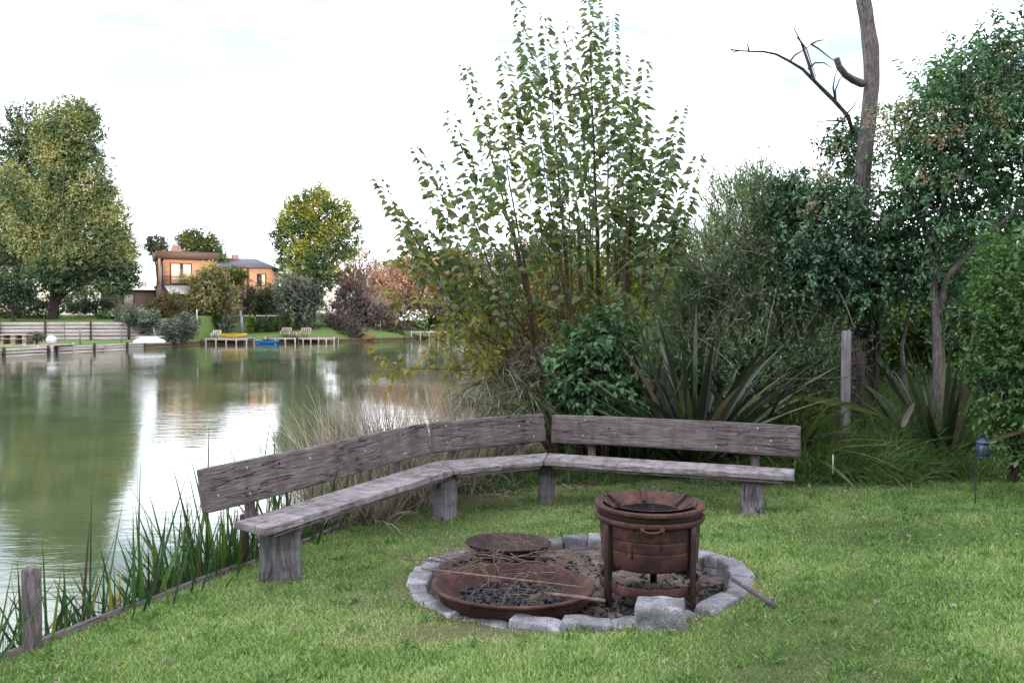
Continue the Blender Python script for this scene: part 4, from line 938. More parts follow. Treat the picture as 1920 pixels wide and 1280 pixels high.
# --- shrubs
def shrub(name, label, cat, at_, ells, n, K, slen, leaf, wr, m, bark='bark_dark', group=None, part='foliage', **kw):
    t = thing(name, label, cat, at_, group); g = Geo()
    pos = crown(g, ells, n, K, slen, leaf, wr, m=0, tm=1, **kw)
    g.build(part, [M[m], M[bark]], t)
    g = Geo(); idx = rng.choice(len(pos), min(14, len(pos)), replace=False)
    sz = max(r[2] for c_, r in ells)
    limbs(g, Vector(at_), [tuple(pos[i]) for i in idx], .03*max(sz, .5), .008*max(sz, .5), sides=5)
    g.build('stem', M[bark], t)
    return t
shrub('broadleaf_bush', 'dense dark green broad leaved bush right behind the bench corner', 'bush', P(1110, 860, 9.1), [ell(1105, 690, 9.1, 65, 85, .45), ell(1140, 640, 9.2, 55, 60, .4), ell(1085, 745, 9.0, 50, 55, .35), ell(1160, 735, 9.1, 50, 60, .4)], 520, 9, .28, .10, .72, 'bush', tmpl='o', seed=13, up=.2, twig=.004, rmin=.3, droop=.5, rough=.2)
shrub('leafy_bush', 'tall bright green leafy bush at the edge of the lawn behind the lantern', 'bush', P(1900, 900, 7.6), [ell(1905, 560, 7.6, 70, 110, .5), ell(1895, 690, 7.5, 75, 110, .5), ell(1930, 800, 7.4, 90, 80, .5), ell(1980, 640, 7.6, 90, 200, .6), ell(1880, 480, 7.9, 45, 50, .3)], 1000, 11, .30, .065, .55, 'hedge', tmpl='o', seed=14, up=.4, twig=.003, rmin=.3, droop=.2)
# backdrop of shrubs, further back
bk = [('mixed_shrub', 'dark mixed shrub between feathery shrub and bare trunk', (1530, 860, 12.5), [ell(1530, 620, 12.5, 130, 160, 1)], 'back', .11),
      ('mixed_shrub', 'bright green shrub seen through the gap right of the bare trunk', (1690, 860, 12.8), [ell(1690, 690, 12.8, 90, 120, 1), ell(1680, 590, 13, 70, 80, 1)], 'yel', .10),
      ('mixed_shrub', 'deep green shrub behind the privet trunk', (1800, 860, 12.2), [ell(1810, 600, 12.2, 130, 150, 1), ell(1800, 760, 11.5, 130, 90, 1)], 'bush', .11),
      ('mixed_shrub', 'shady shrub at the picture edge behind the leafy bush', (1950, 860, 11.8), [ell(1950, 560, 11.8, 120, 220, 1)], 'back', .11),
      ('mixed_shrub', 'dark shrub low behind the middle flax', (1330, 860, 12.4), [ell(1300, 700, 12.4, 150, 120, 1), ell(1420, 680, 12.4, 130, 150, 1)], 'back', .11),
      ('mixed_shrub', 'yellow green shrub glowing behind the mulberry stems', (1180, 850, 14.5), [ell(1170, 560, 14.5, 90, 110, 1.2), ell(1110, 640, 14, 90, 90, 1)], 'yel', .12),
      ('mixed_shrub', 'olive brown shrub behind the low mulberry branches', (1000, 840, 13.5), [ell(985, 610, 13.5, 95, 80, 1), ell(1050, 560, 14, 80, 90, 1), ell(930, 650, 12.6, 60, 50, .6)], 'brown', .09),
      ('mixed_shrub', 'deep shaded shrub directly behind the big flax clump', (1380, 860, 10.2), [ell(1330, 720, 10.1, 110, 75, .5), ell(1450, 710, 10.1, 110, 75, .5)], 'bush', .09),
      ('mixed_shrub', 'dark leafy mass under the mulberry crown', (1080, 860, 11.5), [ell(1060, 720, 11.2, 120, 80, .8), ell(970, 740, 10.8, 90, 60, .6), ell(1190, 700, 11.4, 90, 90, .8)], 'back', .09)]
for i, (nm, lb, b_, es, m_, lf) in enumerate(bk):
    shrub(nm, lb, 'shrub', P(*b_), es, 900, 9, .5, lf, .55, m_, seed=20+i, up=.5, twig=.005, rmin=.2, group='shrubs closing the garden behind the bench')

# --- flax clumps
def flax(label, base, n, lmin, lmax, w_, spread, m='flax', seed=0, bendr=(.05, .35), bias=(0, 0), name='flax_clump'):
    t = thing(name, label, 'flax', base, 'flax clumps behind the bench'); g = Geo()
    az = rng.random(n)*6.283; el = rng.random(n)**.7*spread
    d = np.stack([np.cos(az)*np.sin(el)+bias[0], np.sin(az)*np.sin(el)*.8+bias[1], np.cos(el)], 1)
    bs = np.array(base) + np.stack([np.cos(az), np.sin(az), np.zeros(n)], 1)*(.05+.14*rng.random(n))[:, None]
    sd = nrmz(np.cross(d, np.stack([np.cos(az+1.57), np.sin(az+1.57), np.zeros(n)], 1))); sd = nrmz(np.cross(d, sd) + sd*rng.normal(size=n)[:, None]*.5)
    L = lmin+(lmax-lmin)*rng.random(n)
    blades(g, bs, d, L, w_*(.7+.5*rng.random(n)), bendr[0]+(bendr[1]-bendr[0])*rng.random(n), 8, tint=.45+.25*rng.normal(size=n), side=sd, fold=.18,
           wprof=lambda t: (.55+.9*t if t < .5 else 1.0)*(1-t**3.2))
    g.build('leaves', M[m], t); return t
flax('big dark flax clump with sword leaves fanning out behind the long bench back', P(1300, 870, 9.0), 150, .9, 2.15, .078, 1.05)
flax('purplish flax clump with upright broad leaves in front of the privet trunk', P(1765, 880, 9.1), 60, 1.0, 2.0, .07, .8)
flax('lower flax clump with drooping green leaves near the fence post', P(1490, 860, 9.1), 90, .7, 1.5, .045, 1.25, m='flaxg', bendr=(.2, .6))
flax('dense dark flax clump between the big clump and the fence post', P(1400, 865, 9.6), 110, .9, 1.95, .07, 1.0)
flax('narrow dark flax clump behind the broad leaved bush', P(1200, 860, 9.8), 26, 1.2, 1.9, .06, .8)
def strayleaf(label, a, b_, c, w_, m='flaxg'):
    pts = curve_pts(P(*a), P(*b_), P(*c), 12); g = Geo(); V = []
    for i, p in enumerate(pts):
        t = i/11; tg = (pts[min(i+1, 11)]-pts[max(i-1, 0)]).normalized(); sd = tg.cross(Vector((0, 1, .4))).normalized(); ww = w_*.5*math.sin(math.pi*min(.12+t*.86, 1))**.7
        V += [tuple(p-sd*ww), tuple(p+Vector((0, ww*.35, 0))), tuple(p+sd*ww)]
    F = [(i*3+c_, i*3+c_+1, (i+1)*3+c_+1, (i+1)*3+c_) for i in range(11) for c_ in range(2)]
    g.add(V, F, 0, .82); o = g.build('fallen_leaf', M[m], origin=pts[0]); tag(o, label, 'leaf', 'bent flax leaves'); return o
strayleaf('long yellow green flax leaf bent across in front of the fence post', (1480, 744, 8.9), (1570, 748, 8.85), (1655, 780, 8.8), .07)
strayleaf('short tan flax leaf standing tilted right of the fence post', (1692, 800, 8.7), (1700, 778, 8.7), (1715, 755, 8.7), .075, 'straw')
strayleaf('thin flax leaf pointing down just over the bench end', (1405, 735, 8.9), (1430, 750, 8.85), (1452, 776, 8.8), .05)
strayleaf('pale flax leaf lying low beside the bench end', (1450, 772, 8.8), (1490, 772, 8.8), (1520, 778, 8.8), .03)
strayleaf('brown withered leaf over the blue lantern', (1855, 828, 7.1), (1885, 812, 7.1), (1930, 808, 7.1), .045, 'deadreed')

# --- strap leaved tufts and umbrella sedge
def tuft(name, label, cat, base, n, l0, l1, w_, m, spread=1.3, bend=(.4, 1.0), group=None, m2=None, frac=.0, seg=7, up=1.0, br=.08, part='leaves'):
    t = thing(name, label, cat, base, group)
    az = rng.random(n)*6.283; el = rng.random(n)**.8*spread
    d = np.stack([np.cos(az)*np.sin(el), np.sin(az)*np.sin(el), np.cos(el)*up], 1)
    bs = np.array(base) + np.stack([np.cos(az), np.sin(az), np.zeros(n)], 1)*(br*rng.random(n))[:, None]
    g = Geo(); k = rng.random(n) < frac; L = l0+(l1-l0)*rng.random(n); bd = bend[0]+(bend[1]-bend[0])*rng.random(n)
    for sel, mi in ((~k, 0), (k, 1)):
        if sel.sum(): blades(g, bs[sel], d[sel], L[sel], w_*(.7+.6*rng.random(sel.sum())), bd[sel], seg, m=mi, tint=.5+.22*rng.normal(size=sel.sum()))
    g.build(part, [M[m], M[m2 or m]], t); return t
tl = [(905, 720, 9.4), (945, 690, 9.6), (985, 735, 9.2), (1020, 700, 9.5), (1010, 760, 9.0), (935, 765, 9.0), (880, 760, 9.1), (1000, 660, 9.8), (960, 655, 10), (1055, 640, 9.8)]
for i, b_ in enumerate(tl):
    c = P(*b_)
    tuft('strap_leaf_plant', ['strap leaved plant with hanging withered leaves, lowest left of its bank', 'second strap leaved plant up the bank, mostly withered', 'green strap leaved rosette over the middle backrest', 'withered strap leaved plant left of the broad leaved bush', 'green strap leaved rosette in the gap between two backrests', 'strap leaved plant peeping over the middle backrest left half', 'strap leaved plant next to the dry pampas grass', 'strap leaved plant high under the mulberry twigs', 'high strap leaved plant with bleached leaves', 'strap leaved plant behind the top of the broad leaved bush'][i],
         'plant', c, 90, .25, .55, .014, 'strap', spread=2.0, bend=(.5, 1.3), group='strap leaved plants on the bank', m2='straw', frac=[.7, .8, .3, .7, .15, .4, .6, .7, .8, .5][i])
for i, b_ in enumerate([(1150, 600, 9.0), (1185, 590, 9.1), (1215, 610, 9.0), (1170, 640, 8.9), (1235, 640, 9.1), (1205, 650, 8.9), (1130, 585, 9.2)]):
    c = P(*b_); gz = float(ground_z(c.x, c.y))
    t = tuft('umbrella_sedge', ['umbrella sedge head topping the broad leaved bush', 'tallest arching umbrella sedge head', 'umbrella sedge head at the right of its cluster', 'umbrella sedge head hanging before the dark leaves', 'low umbrella sedge head nearest the flax', 'umbrella sedge head in the cluster centre', 'small umbrella sedge head left above the bush'][i], 'sedge', c, 46, .14, .30, .010, 'strap', spread=1.6, bend=(.5, 1.1), group='umbrella sedge heads', br=.01)
    g = Geo(); tube(g, curve_pts((c.x+.1, c.y+.1, gz), (c.x+.04, c.y, gz+.8), tuple(c), 8), .007, 5); g.build('stalk', M['strap'], t)

# --- dry pampas grass behind the first bench segment
pg = [((-1.7, 8.0), 800, 1.4), ((-1.25, 8.35), 1200, 1.4), ((-1.0, 7.95), 600, 1.05), ((-1.75, 7.2), 300, .9), ((-.6, 8.8), 1100, 1.3), ((-1.35, 7.35), 420, .85), ((-.15, 9.6), 600, 1.4)]
pgl = ['tall dry tan grass clump nearest the lake', 'largest dry tan grass clump above the joint of the first two backrests', 'dry tan grass spilling through under the first backrest', 'thin dry grass clump behind the middle of the first backrest', 'greyish dry grass clump arching over the middle backrest', 'low dry grass tuft hanging over the edging planks', 'pale dry grass clump below the leaning mulberry branches']
for i, ((x, y), n, L) in enumerate(pg):
    b_ = (x, y, -.25); t = thing('dry_grass_clump', pgl[i], 'grass clump', b_, 'dry grass clumps behind the bench'); g = Geo()
    az = rng.random(n)*6.283; el = rng.random(n)*.62
    d = np.stack([np.cos(az)*np.sin(el)-.10, np.sin(az)*np.sin(el), np.cos(el)], 1); bs = np.array(b_)+rng.normal(size=(n, 3))*np.array([.12, .12, .0])
    blades(g, bs, d, L*(.5+.65*rng.random(n)),   .010+.008*rng.random(n), .05+.75*rng.random(n)**2, 6, tint=.4+.25*rng.normal(size=n), wprof=lambda t: 1-.85*t)
    g.build('dead_leaves', M['dry'], t)
    g = Geo(); k = n//6; az = rng.random(k)*6.283; el = rng.random(k)*.6
    d = np.stack([np.cos(az)*np.sin(el), np.sin(az)*np.sin(el), np.cos(el)], 1)
    blades(g, np.array(b_)+rng.normal(size=(k, 3))*np.array([.14, .14, .0]), d, L*(.5+.5*rng.random(k)), .010, .1+.4*rng.random(k), 6, tint=.5, wprof=lambda t: 1-.85*t)
    g.build('green_leaves', M['strap'], t)

# --- reeds along the shore
def reeds(label, x, y, n, L, spread=.30, dead=.38, zb=-.62, sp=.15, w_=.032):
    b_ = (x, y, zb); t = thing('reed_clump', label, 'reeds', b_, 'reed clumps along the lake edge'); g = Geo()
    az = rng.random(n)*6.283; el = np.abs(rng.normal(size=n))*spread
    d = np.stack([np.cos(az)*np.sin(el), np.sin(az)*np.sin(el), np.cos(el)], 1); bs = np.array(b_)+rng.normal(size=(n, 3))*np.array([sp, sp, .0])
    k = rng.random(n) < dead; Ls = L*(.55+.5*rng.random(n))
    blades(g, bs[~k], d[~k], Ls[~k], w_*(.7+.6*rng.random((~k).sum())), .02+.5*rng.random((~k).sum())**4, 7, 0, .42+.2*rng.normal(size=(~k).sum()), fold=.15)
    if k.sum(): blades(g, bs[k], d[k], Ls[k]*.8, w_*.8, .05+.8*rng.random(k.sum())**1.6, 8, 1, .4+.3*rng.normal(size=k.sum()))
    ns_ = 46; az = rng.random(ns_)*6.283; el = rng.random(ns_)*1.0
    d = np.stack([np.cos(az)*np.sin(el), np.sin(az)*np.sin(el), np.cos(el)], 1); bs = np.array((x, y, -.45))+rng.normal(size=(ns_, 3))*np.array([.15, .15, .05])
    blades(g, bs, d, .3+.4*rng.random(ns_), .018, .1+.7*rng.random(ns_), 5, 1, .3+.25*rng.normal(size=ns_)); blades(g, bs[::2], d[::2]*np.array([.5, .5, 1]), .45+.3*rng.random(23), .022, .1, 5, 0, .3)
    g.build('leaves', [M['reed'], M['deadreed']], t)
rl = [(-3.12, 4.05, 26, 1.12, 'reeds at the very edge of the frame left of the round post'), (-2.98, 4.42, 18, 1.0, 'sparse reeds just behind the round post'), (-2.80, 4.72, 20, 1.0, 'broad reeds right of the round post'), (-2.62, 5.0, 22, 1.15, 'reed clump with brown broken stems by the edging'),
      (-2.5, 5.22, 24, .95, 'reed clump with a yellowed leaf beside the edging plank'), (-2.42, 5.55, 40, 1.05, 'upright dark reeds midway along the edging'), (-2.25, 5.72, 44, .98, 'crowded reeds left of the first backrest end'), (-2.12, 5.95, 46, .95, 'reeds under the first backrest end'),
      (-2.35, 6.0, 26, 1.2, 'tall reeds in the water before the bright reflection'), (-1.98, 6.3, 44, .9, 'dark reeds behind the first bench leg'), (-1.82, 6.7, 40, .85, 'reeds below the first backrest middle'), (-2.0, 6.75, 18, 1.25, 'tall thin reeds above the first backrest'), (-1.75, 7.1, 34, 1.2, 'reeds beside the dry tan grass'), (-2.15, 6.3, 16, 1.3, 'curving tall reed over the first backrest end'), (-1.55, 7.3, 26, .8, 'short reeds behind the seat near the second leg'), (-3.3, 3.9, 24, .9, 'nearest reeds in the lower corner')]
for (x, y, n, L, lb) in rl: reeds(lb, x, y, int(n*2.3), L*(1.30 if L > 1.12 else 1.13))
# --- long grass below the shrubs
g = Geo(); n = 60000
x = rng.uniform(-1.2, 8.0, n); y = rng.uniform(8.2, 11.0, n)
edge_y = np.interp(x, [-2, -.4, .5, 1.6, 2.6, 3.2, 6], [8.6, 8.5, 8.85, 8.8, 8.35, 8.3, 8.5]) + .25*fastnoise(x, y, 4, 9)
k = (y > edge_y) & (rng.random(n) < np.where(x > 2.4, 1.0, .45)); x, y = x[k], y[k]; n = len(x)
d = rng.normal(size=(n, 3))*np.array([.45, .45, .1]) + np.array([0, -.05, 1.0])
hh = (.14+.42*rng.random(n))*(1+.9*smooth((x-2.6)/.6)*smooth((y-8.7)/.5))*(.55+.75*smooth((x-2.2)/.5)*(.6+.6*smooth((y-8.4)/.9)))
blades(g, np.stack([x, y, ground_z(x, y)-.02], 1), d, hh, .013, .1+.7*rng.random(n), 4, tint=.5+.2*rng.normal(size=n)+.1*fastnoise(x, y, 3, 4), wprof=lambda t: 1-.9*t)
tag(g.build('undergrowth', M['long']), 'long untrimmed green grass growing under the shrubs', 'undergrowth', kind='stuff')
g = Geo(); n = 2600; x = rng.uniform(-1.0, 5.5, n); y = rng.uniform(8.1, 9.1, n)
leaves(g, np.stack([x, y, ground_z(x, y)+.012], 1), rng.normal(size=(n, 3))*np.array([1, 1, .2]), np.array([0, 0, 1.0])+rng.normal(size=(n, 3))*.3, .03+.05*rng.random(n), .3, 'q', 0, rng.random(n))
tag(g.build('leaf_litter', M['straw']), 'dry leaf litter along the back edge of the lawn', 'leaf litter', kind='stuff')
g = Geo(); n = 9000; x = rng.uniform(2.5, 6.5, n); y = rng.uniform(8.45, 9.3, n)
d = rng.normal(size=(n, 3))*np.array([.5, .5, .1]) + np.array([0, -.05, 1.0]); top_ = .35+.35*np.exp(-((x-3.7)/.9)**2)
blades(g, np.stack([x, y, ground_z(x, y)-.02], 1), d, top_*(.6+.7*rng.random(n)), .016, .1+.8*rng.random(n), 5, tint=.45+.2*rng.normal(size=n), wprof=lambda t: 1-.9*t)
tag(g.build('tall_grass', M['long']), 'tall arching grass hiding the foot of the fence posts', 'tall grass', kind='stuff')
g = Geo(); n = 170; x = rng.uniform(-2.4, 4.0, n); y = rng.uniform(3.7, 8.6, n); k = lawn_mask(x, y); x, y = x[k], y[k]; n = len(x)
leaves(g, np.stack([x, y, ground_z(x, y)+.03], 1), rng.normal(size=(n, 3))*np.array([1, 1, .25]), np.array([0, 0, 1.0])+rng.normal(size=(n, 3))*.4, .022+.03*rng.random(n), .6, 'o', 0, rng.random(n)*.8)
tag(g.build('fallen_leaves', M['straw']), 'small dry fallen leaves scattered over the mown grass', 'leaves', kind='stuff')
# ------------------------------------------------------------------ far side: trees
def ftree(name, label, at_, ells, n, K, slen, leaf, m, cat='tree', group='trees across the lake', r0=.3, up=.8, wr=.7, bark='bark_dark', trunk_top=None, **kw):
    t = thing(name, label, cat, at_, group); g = Geo(); kw.setdefault('tf', .35); kw.setdefault('amt', .8)
    pos = crown(g, ells, n, K, slen, leaf, wr, up=up, **kw); g.build('crown', [M[m], M[bark]], t)
    g = Geo(); b_ = Vector(at_); tp = Vector(trunk_top) if trunk_top is not None else Vector(tuple(max(ells, key=lambda e: e[0][2])[0]))
    mid = b_.lerp(tp, .5); mid.x = b_.x*.7+tp.x*.3
    pts = curve_pts(b_-Vector((0, 0, .5)), mid, tp, 12); tube(g, pts, [r0*(1-.075*j) for j in range(12)], 9, cap=False, rough=.1)
    idx = rng.choice(len(pos), 22, replace=False)
    for i in idx:
        q_ = Vector(tuple(pos[i])); j = max(1, min(9, int(11*(q_.z-b_.z)/(tp.z-b_.z+.01)*.6))); s_ = pts[j]
        tube(g, curve_pts(s_, s_.lerp(q_, .5)+Vector((0, 0, .1*(q_-s_).length)), q_, 5), [r0*.35*(1-.2*k) for k in range(5)], 5, cap=False)
    g.build('trunk', M[bark], t, smooth=True)
def BF(px, d, z=None):
    p = P(px, 600, d); return Vector((p.x, p.y, (terr_z(p.x, p.y) if px < 330 and d > 78 else far_z(p.x, p.y)) if z is None else z))
ftree('poplar_tree', 'big dark poplar at the far left, behind the sunlit one', BF(30, 92), [ell(50, 250, 92, 48, 62), ell(45, 310, 92, 55, 90), ell(20, 400, 92, 60, 110), ell(60, 370, 92, 50, 100), ell(-60, 330, 92, 60, 100), ell(-50, 470, 92, 70, 110), ell(60, 480, 92, 60, 90)], 4200, 9, 1.5, .38, 'poplar_d', rmin=.1, r0=.5, seed=31)
ftree('poplar_tree', 'huge golden green poplar lit by low sun beside the brick house', BF(98, 84), [ell(100, 262, 84, 40, 60), ell(135, 255, 84, 52, 66), ell(150, 330, 84, 56, 75), ell(110, 380, 84, 50, 100), ell(170, 430, 84, 62, 90), ell(215, 450, 84, 38, 75), ell(60, 420, 84, 45, 80), ell(130, 500, 84, 75, 60), ell(215, 515, 84, 46, 48), ell(235, 480, 84, 26, 50), ell(160, 220, 84, 28, 30), ell(25, 360, 84, 25, 60), ell(190, 380, 84, 30, 50)], 8000, 9, 1.3, .34, 'poplar', rmin=.25, r0=.55, seed=32, rough=.3)
ftree('poplar_tree', 'golden topped poplar standing alone right of the slate roofed house', BF(585, 104), [ell(558, 440, 104, 48, 70), ell(600, 405, 104, 46, 58), ell(640, 440, 104, 40, 64), ell(585, 500, 104, 60, 55), ell(600, 370, 104, 20, 22), ell(560, 390, 104, 24, 26), ell(650, 390, 104, 14, 22), ell(530, 440, 104, 18, 50)], 3900, 9, 1.3, .36, 'poplar_g', rmin=.2, r0=.45, seed=33)
ftree('round_tree', 'round dark green tree rising over the flat roofed brick house', BF(375, 112), [ell(372, 462, 112, 40, 30), ell(360, 450, 112, 24, 20), ell(395, 470, 112, 22, 26)], 800, 8, 1.2, .4, 'fgreen', seed=34, r0=.3)
ftree('round_tree', 'small blue green tree behind the roof corner of the flat roofed house', BF(295, 115), [ell(295, 460, 115, 20, 18)], 220, 8, 1.2, .4, 'poplar_d', seed=35, r0=.2)
ftree('round_tree', 'small green tree between the two brick houses', BF(415, 108), [ell(413, 492, 108, 16, 26), ell(440, 515, 105, 22, 16)], 300, 8, 1.0, .38, 'fgreen', seed=36, r0=.2)
ftree('willow_tree', 'drooping blue green willow at the far left edge above the clipped hedge', BF(25, 80), [ell(20, 530, 80, 38, 35), ell(45, 545, 80, 24, 26), ell(-30, 530, 80, 40, 45)], 700, 9, 1.2, .3, 'poplar_d', up=-.2, seed=37, r0=.2, curve=.5, base=.75)
ftree('blond_tree', 'round cream coloured flowering tree in front of the awning', BF(395, 90), [ell(395, 545, 90, 40, 42), ell(418, 560, 90, 30, 32), ell(370, 562, 90, 22, 24), ell(395, 512, 90, 26, 20), ell(352, 522, 90, 14, 8)], 1500, 9, .8, .26, 'cream', seed=38, r0=.2, rough=.2, rmin=.5)
ftree('olive_tree', 'rounded grey green olive like tree by the wooden jetty', BF(560, 94), [ell(555, 560, 94, 46, 46), ell(580, 570, 94, 34, 44), ell(540, 545, 94, 28, 30)], 1700, 9, .8, .26, 'grey', seed=39, r0=.2, rough=.2, rmin=.4)
ftree('slender_tree', 'slender pinkish tree with see through crown right of the golden poplar', BF(672, 108), [ell(674, 470, 108, 22, 20), ell(660, 490, 108, 14, 16), ell(697, 492, 108, 16, 12)], 170, 7, 1.1, .3, 'mauve', seed=40, r0=.12, rmin=0)
ftree('mauve_tree', 'mauve leaved shrubby tree hanging over the water', BF(690, 104), [ell(690, 590, 103, 44, 40), ell(660, 560, 104, 34, 50), ell(655, 520, 106, 26, 24), ell(640, 600, 98, 34, 32)], 2200, 9, .9, .28, 'mauve', seed=41, r0=.2)
ftree('pink_tree', 'large pink flowering tree seen through the mulberry branches', BF(800, 112), [ell(780, 530, 112, 56, 56), ell(840, 510, 112, 56, 48), ell(720, 545, 111, 46, 56), ell(700, 590, 106, 40, 36), ell(880, 560, 112, 50, 50), ell(760, 580, 110, 34, 38), ell(740, 520, 113, 26, 28)], 5200, 9, 1.0, .3, 'pink', seed=42, r0=.25)
ftree('pink_tree', 'smaller orange pink tree beside the last jetty', BF(850, 110), [ell(835, 585, 109, 50, 32), ell(915, 600, 110, 40, 36)], 1200, 9, .9, .28, 'pink', seed=43, r0=.15, base=.3)
ftree('shore_tree', 'dull green tree far behind the pink trees', BF(720, 130), [ell(715, 535, 130, 56, 44), ell(780, 515, 130, 50, 44), ell(660, 560, 130, 40, 40), ell(860, 500, 130, 60, 34), ell(960, 500, 130, 60, 50), ell(1050, 500, 130, 80, 60)], 3000, 8, 1.6, .5, 'mauve', seed=44, r0=.3, base=.4)
for i, (px, d, lb) in enumerate([(955, 60, 'green tree on the near bank beyond the mulberry'), (1085, 50, 'tall green tree hidden behind the mulberry stems'), (1230, 44, 'dark green tree between mulberry and feathery shrub'), (1500, 36, 'tree behind the feathery shrub and bare trunk'), (1780, 34, 'tree behind the privet, glimpsed through its leaves'), (1980, 30, 'tree at the right frame edge')]):
    py = [545, 540, 540, 520, 520, 500][i]
    ftree('bank_tree', lb, Vector((P(px, 600, d).x, d, .0)), [ell(px, py, d, 85, 75), ell(px+50, py+40, d, 80, 75), ell(px-50, py+40, d, 60, 60)], 900, 9, .9, .24, 'back' if i != 0 else 'fgreen', seed=50+i, r0=.15, group='trees behind the garden shrubs')
def fshrub(name, label, at_, ells, n, m, leaf=.24, slen=.6, cat='shrub', seed=60, **kw):
    return shrub(name, label, cat, at_, ells, n, 8, slen, leaf, .6, m, seed=seed, group='shrubs across the lake', rmin=.3, **kw)
fshrub('hedge_wall', 'tall dark green hedge in front of the slate roofed house', BF(485, 98), [ell(470, 560, 98, 26, 34, 1.5), ell(495, 560, 98, 26, 34, 1.5), ell(520, 568, 98, 22, 34, 1.5)], 900, 'fgreen', seed=61, cat='hedge', up=.8, base=.35)
fshrub('low_hedge', 'low rounded green hedge along the terrace above the kayak', BF(500, 92.5), [ell(485, 606, 92.5, 14, 13, 1), ell(505, 605, 92.5, 18, 14, 1), ell(528, 606, 92.5, 16, 14, 1)], 420, 'fgreen', seed=62, cat='hedge', base=.55)
fshrub('yellow_shrub', 'narrow yellow green shrub left of the low hedge', BF(470, 91.8), [ell(470, 605, 91.8, 8, 14, .6)], 90, 'yel', seed=63)
fshrub('yellow_shrub', 'narrow yellow green shrub behind the pale deck chairs', BF(537, 93.5), [ell(537, 600, 93.5, 8, 16, .6)], 90, 'yel', seed=64)
fshrub('variegated_shrub', 'white flecked spiky shrub at the end of the plank wall', BF(250, 80, 0), [ell(245, 595, 80, 32, 22, 1.5), ell(275, 600, 80, 26, 22, 1.5), ell(228, 610, 80, 18, 14, 1)], 700, 'white_l', seed=65)
fshrub('olive_shrub', 'olive coloured shrub in front of the purple shaded brick wall', BF(310, 86, 1), [ell(300, 575, 86, 26, 24, 1.2), ell(325, 570, 86, 22, 26, 1.2)], 500, 'brown', seed=66)
fshrub('overhanging_bush', 'wide green bush overhanging the water next to the white upturned boat', BF(335, 80, -.4), [ell(330, 618, 79, 32, 24, 1.6), ell(350, 610, 80, 22, 26, 1.2), ell(310, 630, 78, 22, 14, 1)], 800, 'grey', seed=67, base=.45)
fshrub('garden_bush', 'pale rounded bush behind the yellow canoe', BF(430, 90, 0), [ell(425, 606, 90, 16, 12, 1)], 160, 'grey', seed=68, base=.65)
fshrub('garden_bush', 'bright green bush left of the yellow canoe', BF(400, 90, 0), [ell(395, 600, 90, 20, 14, 1)], 160, 'yel', seed=69, base=.35)
fshrub('garden_bush', 'blue grey bush below the poplars on the upper lawn', BF(185, 88), [ell(185, 572, 88, 32, 16, 1.4), ell(150, 578, 88, 26, 12, 1)], 500, 'poplar_d', seed=70)
fshrub('garden_bush', 'light green bush at the top of the plank wall', BF(200, 84), [ell(205, 590, 84, 24, 8, 1)], 200, 'hedge', seed=71)
fshrub('garden_bush', 'grey leafy potted bush on the left jetty', BF(68, 62, -.2), [ell(66, 631, 62, 16, 8, .5)], 160, 'grey', leaf=.16, seed=72, slen=.4)
fshrub('dark_bush', 'dark bush hanging low over the water beside the pale jetty', BF(650, 96, -.4), [ell(655, 615, 95, 34, 22, 1.2), ell(622, 612, 96, 22, 22, 1.2), ell(745, 615, 102, 20, 20, 1)], 700, 'mauve', seed=73, base=.25)
fshrub('water_bush', 'olive undergrowth along the bank beneath the pink trees', BF(860, 106, -.4), [ell(850, 622, 105, 40, 14, 1.2), ell(910, 620, 106, 40, 18, 1.2), ell(800, 606, 108, 40, 12, 1), ell(970, 600, 100, 60, 40, 1.5)], 900, 'fgreen', seed=74)
fshrub('shadow_planting', 'dark planting put in as the shadow below the big poplars', BF(40, 96), [ell(30, 572, 95, 70, 14, 2), ell(120, 570, 95, 60, 14, 2), ell(-60, 570, 95, 60, 20, 2)], 900, 'fgreen', seed=75, base=.15, leaf=.3)  # darkest leaf tint stands in for the shadow under the trees
g = Geo(); h0, h1 = BF(-80, 84.5), BF(112, 84.5)
t = thing('clipped_hedge', 'low clipped dark hedge lining the back of the upper lawn', 'hedge', h0, 'shrubs across the lake')
nn_ = 1500; pos = np.stack([rng.uniform(h0.x, h1.x, nn_), 84.5+rng.uniform(-.4, .4, nn_), h0.z+rng.uniform(.0, .75, nn_)], 1)
shoots(g, pos, rng.normal(size=(nn_, 3))+np.array([0, 0, .3]), .25, 5, .16, .6, tint=.45); g.build('foliage', M['fgreen'], t)
# ------------------------------------------------------------------ far side: walls, fences, jetties
def plankwall(label, pts, h, rows, m='wood_far', post_every=4.0, name='plank_wall'):
    t = thing(name, label, 'retaining wall', pts[0], 'plank walls across the lake'); 
    for a, b_ in zip(pts[:-1], pts[1:]):
        a, b_ = Vector(a), Vector(b_); ax = (b_-a); L = ax.length; ang = math.atan2(ax.y, ax.x); g = Geo()
        for r in range(rows):
            z0_, z1_ = h*r/rows+.015, h*(r+1)/rows-.015
            for s in range(max(1, int(L/post_every))):
                n_p = max(1, int(L/post_every)); x0, x1 = L*s/n_p, L*(s+1)/n_p-.03; th = .10+random.uniform(0, .05)
                mt = Matrix.Translation(a) @ Matrix.Rotation(ang, 4, 'Z') @ Matrix.Translation(((x0+x1)/2, -.08, (z0_+z1_)/2+random.uniform(-.02, .02)))
                block(g, x1-x0, th, z1_-z0_, 5, 1, 2, amp=.03, seed=r*7+s, bev=.01, mat=mt, fr=(1, 4, 4))
        g.build('planks', M[m], t)
        for s in range(int(L/post_every)+1):
            g = Geo(); box(g, -.07, .07, -.30, -.14, -.5, h+.12)
            o = g.build('post', M['bark_dark']); o.parent = t; o.matrix_local = Matrix.Translation(a-Vector(pts[0])) @ Matrix.Rotation(ang, 4, 'Z') @ Matrix.Translation((min(s*post_every, L), 0, 0))
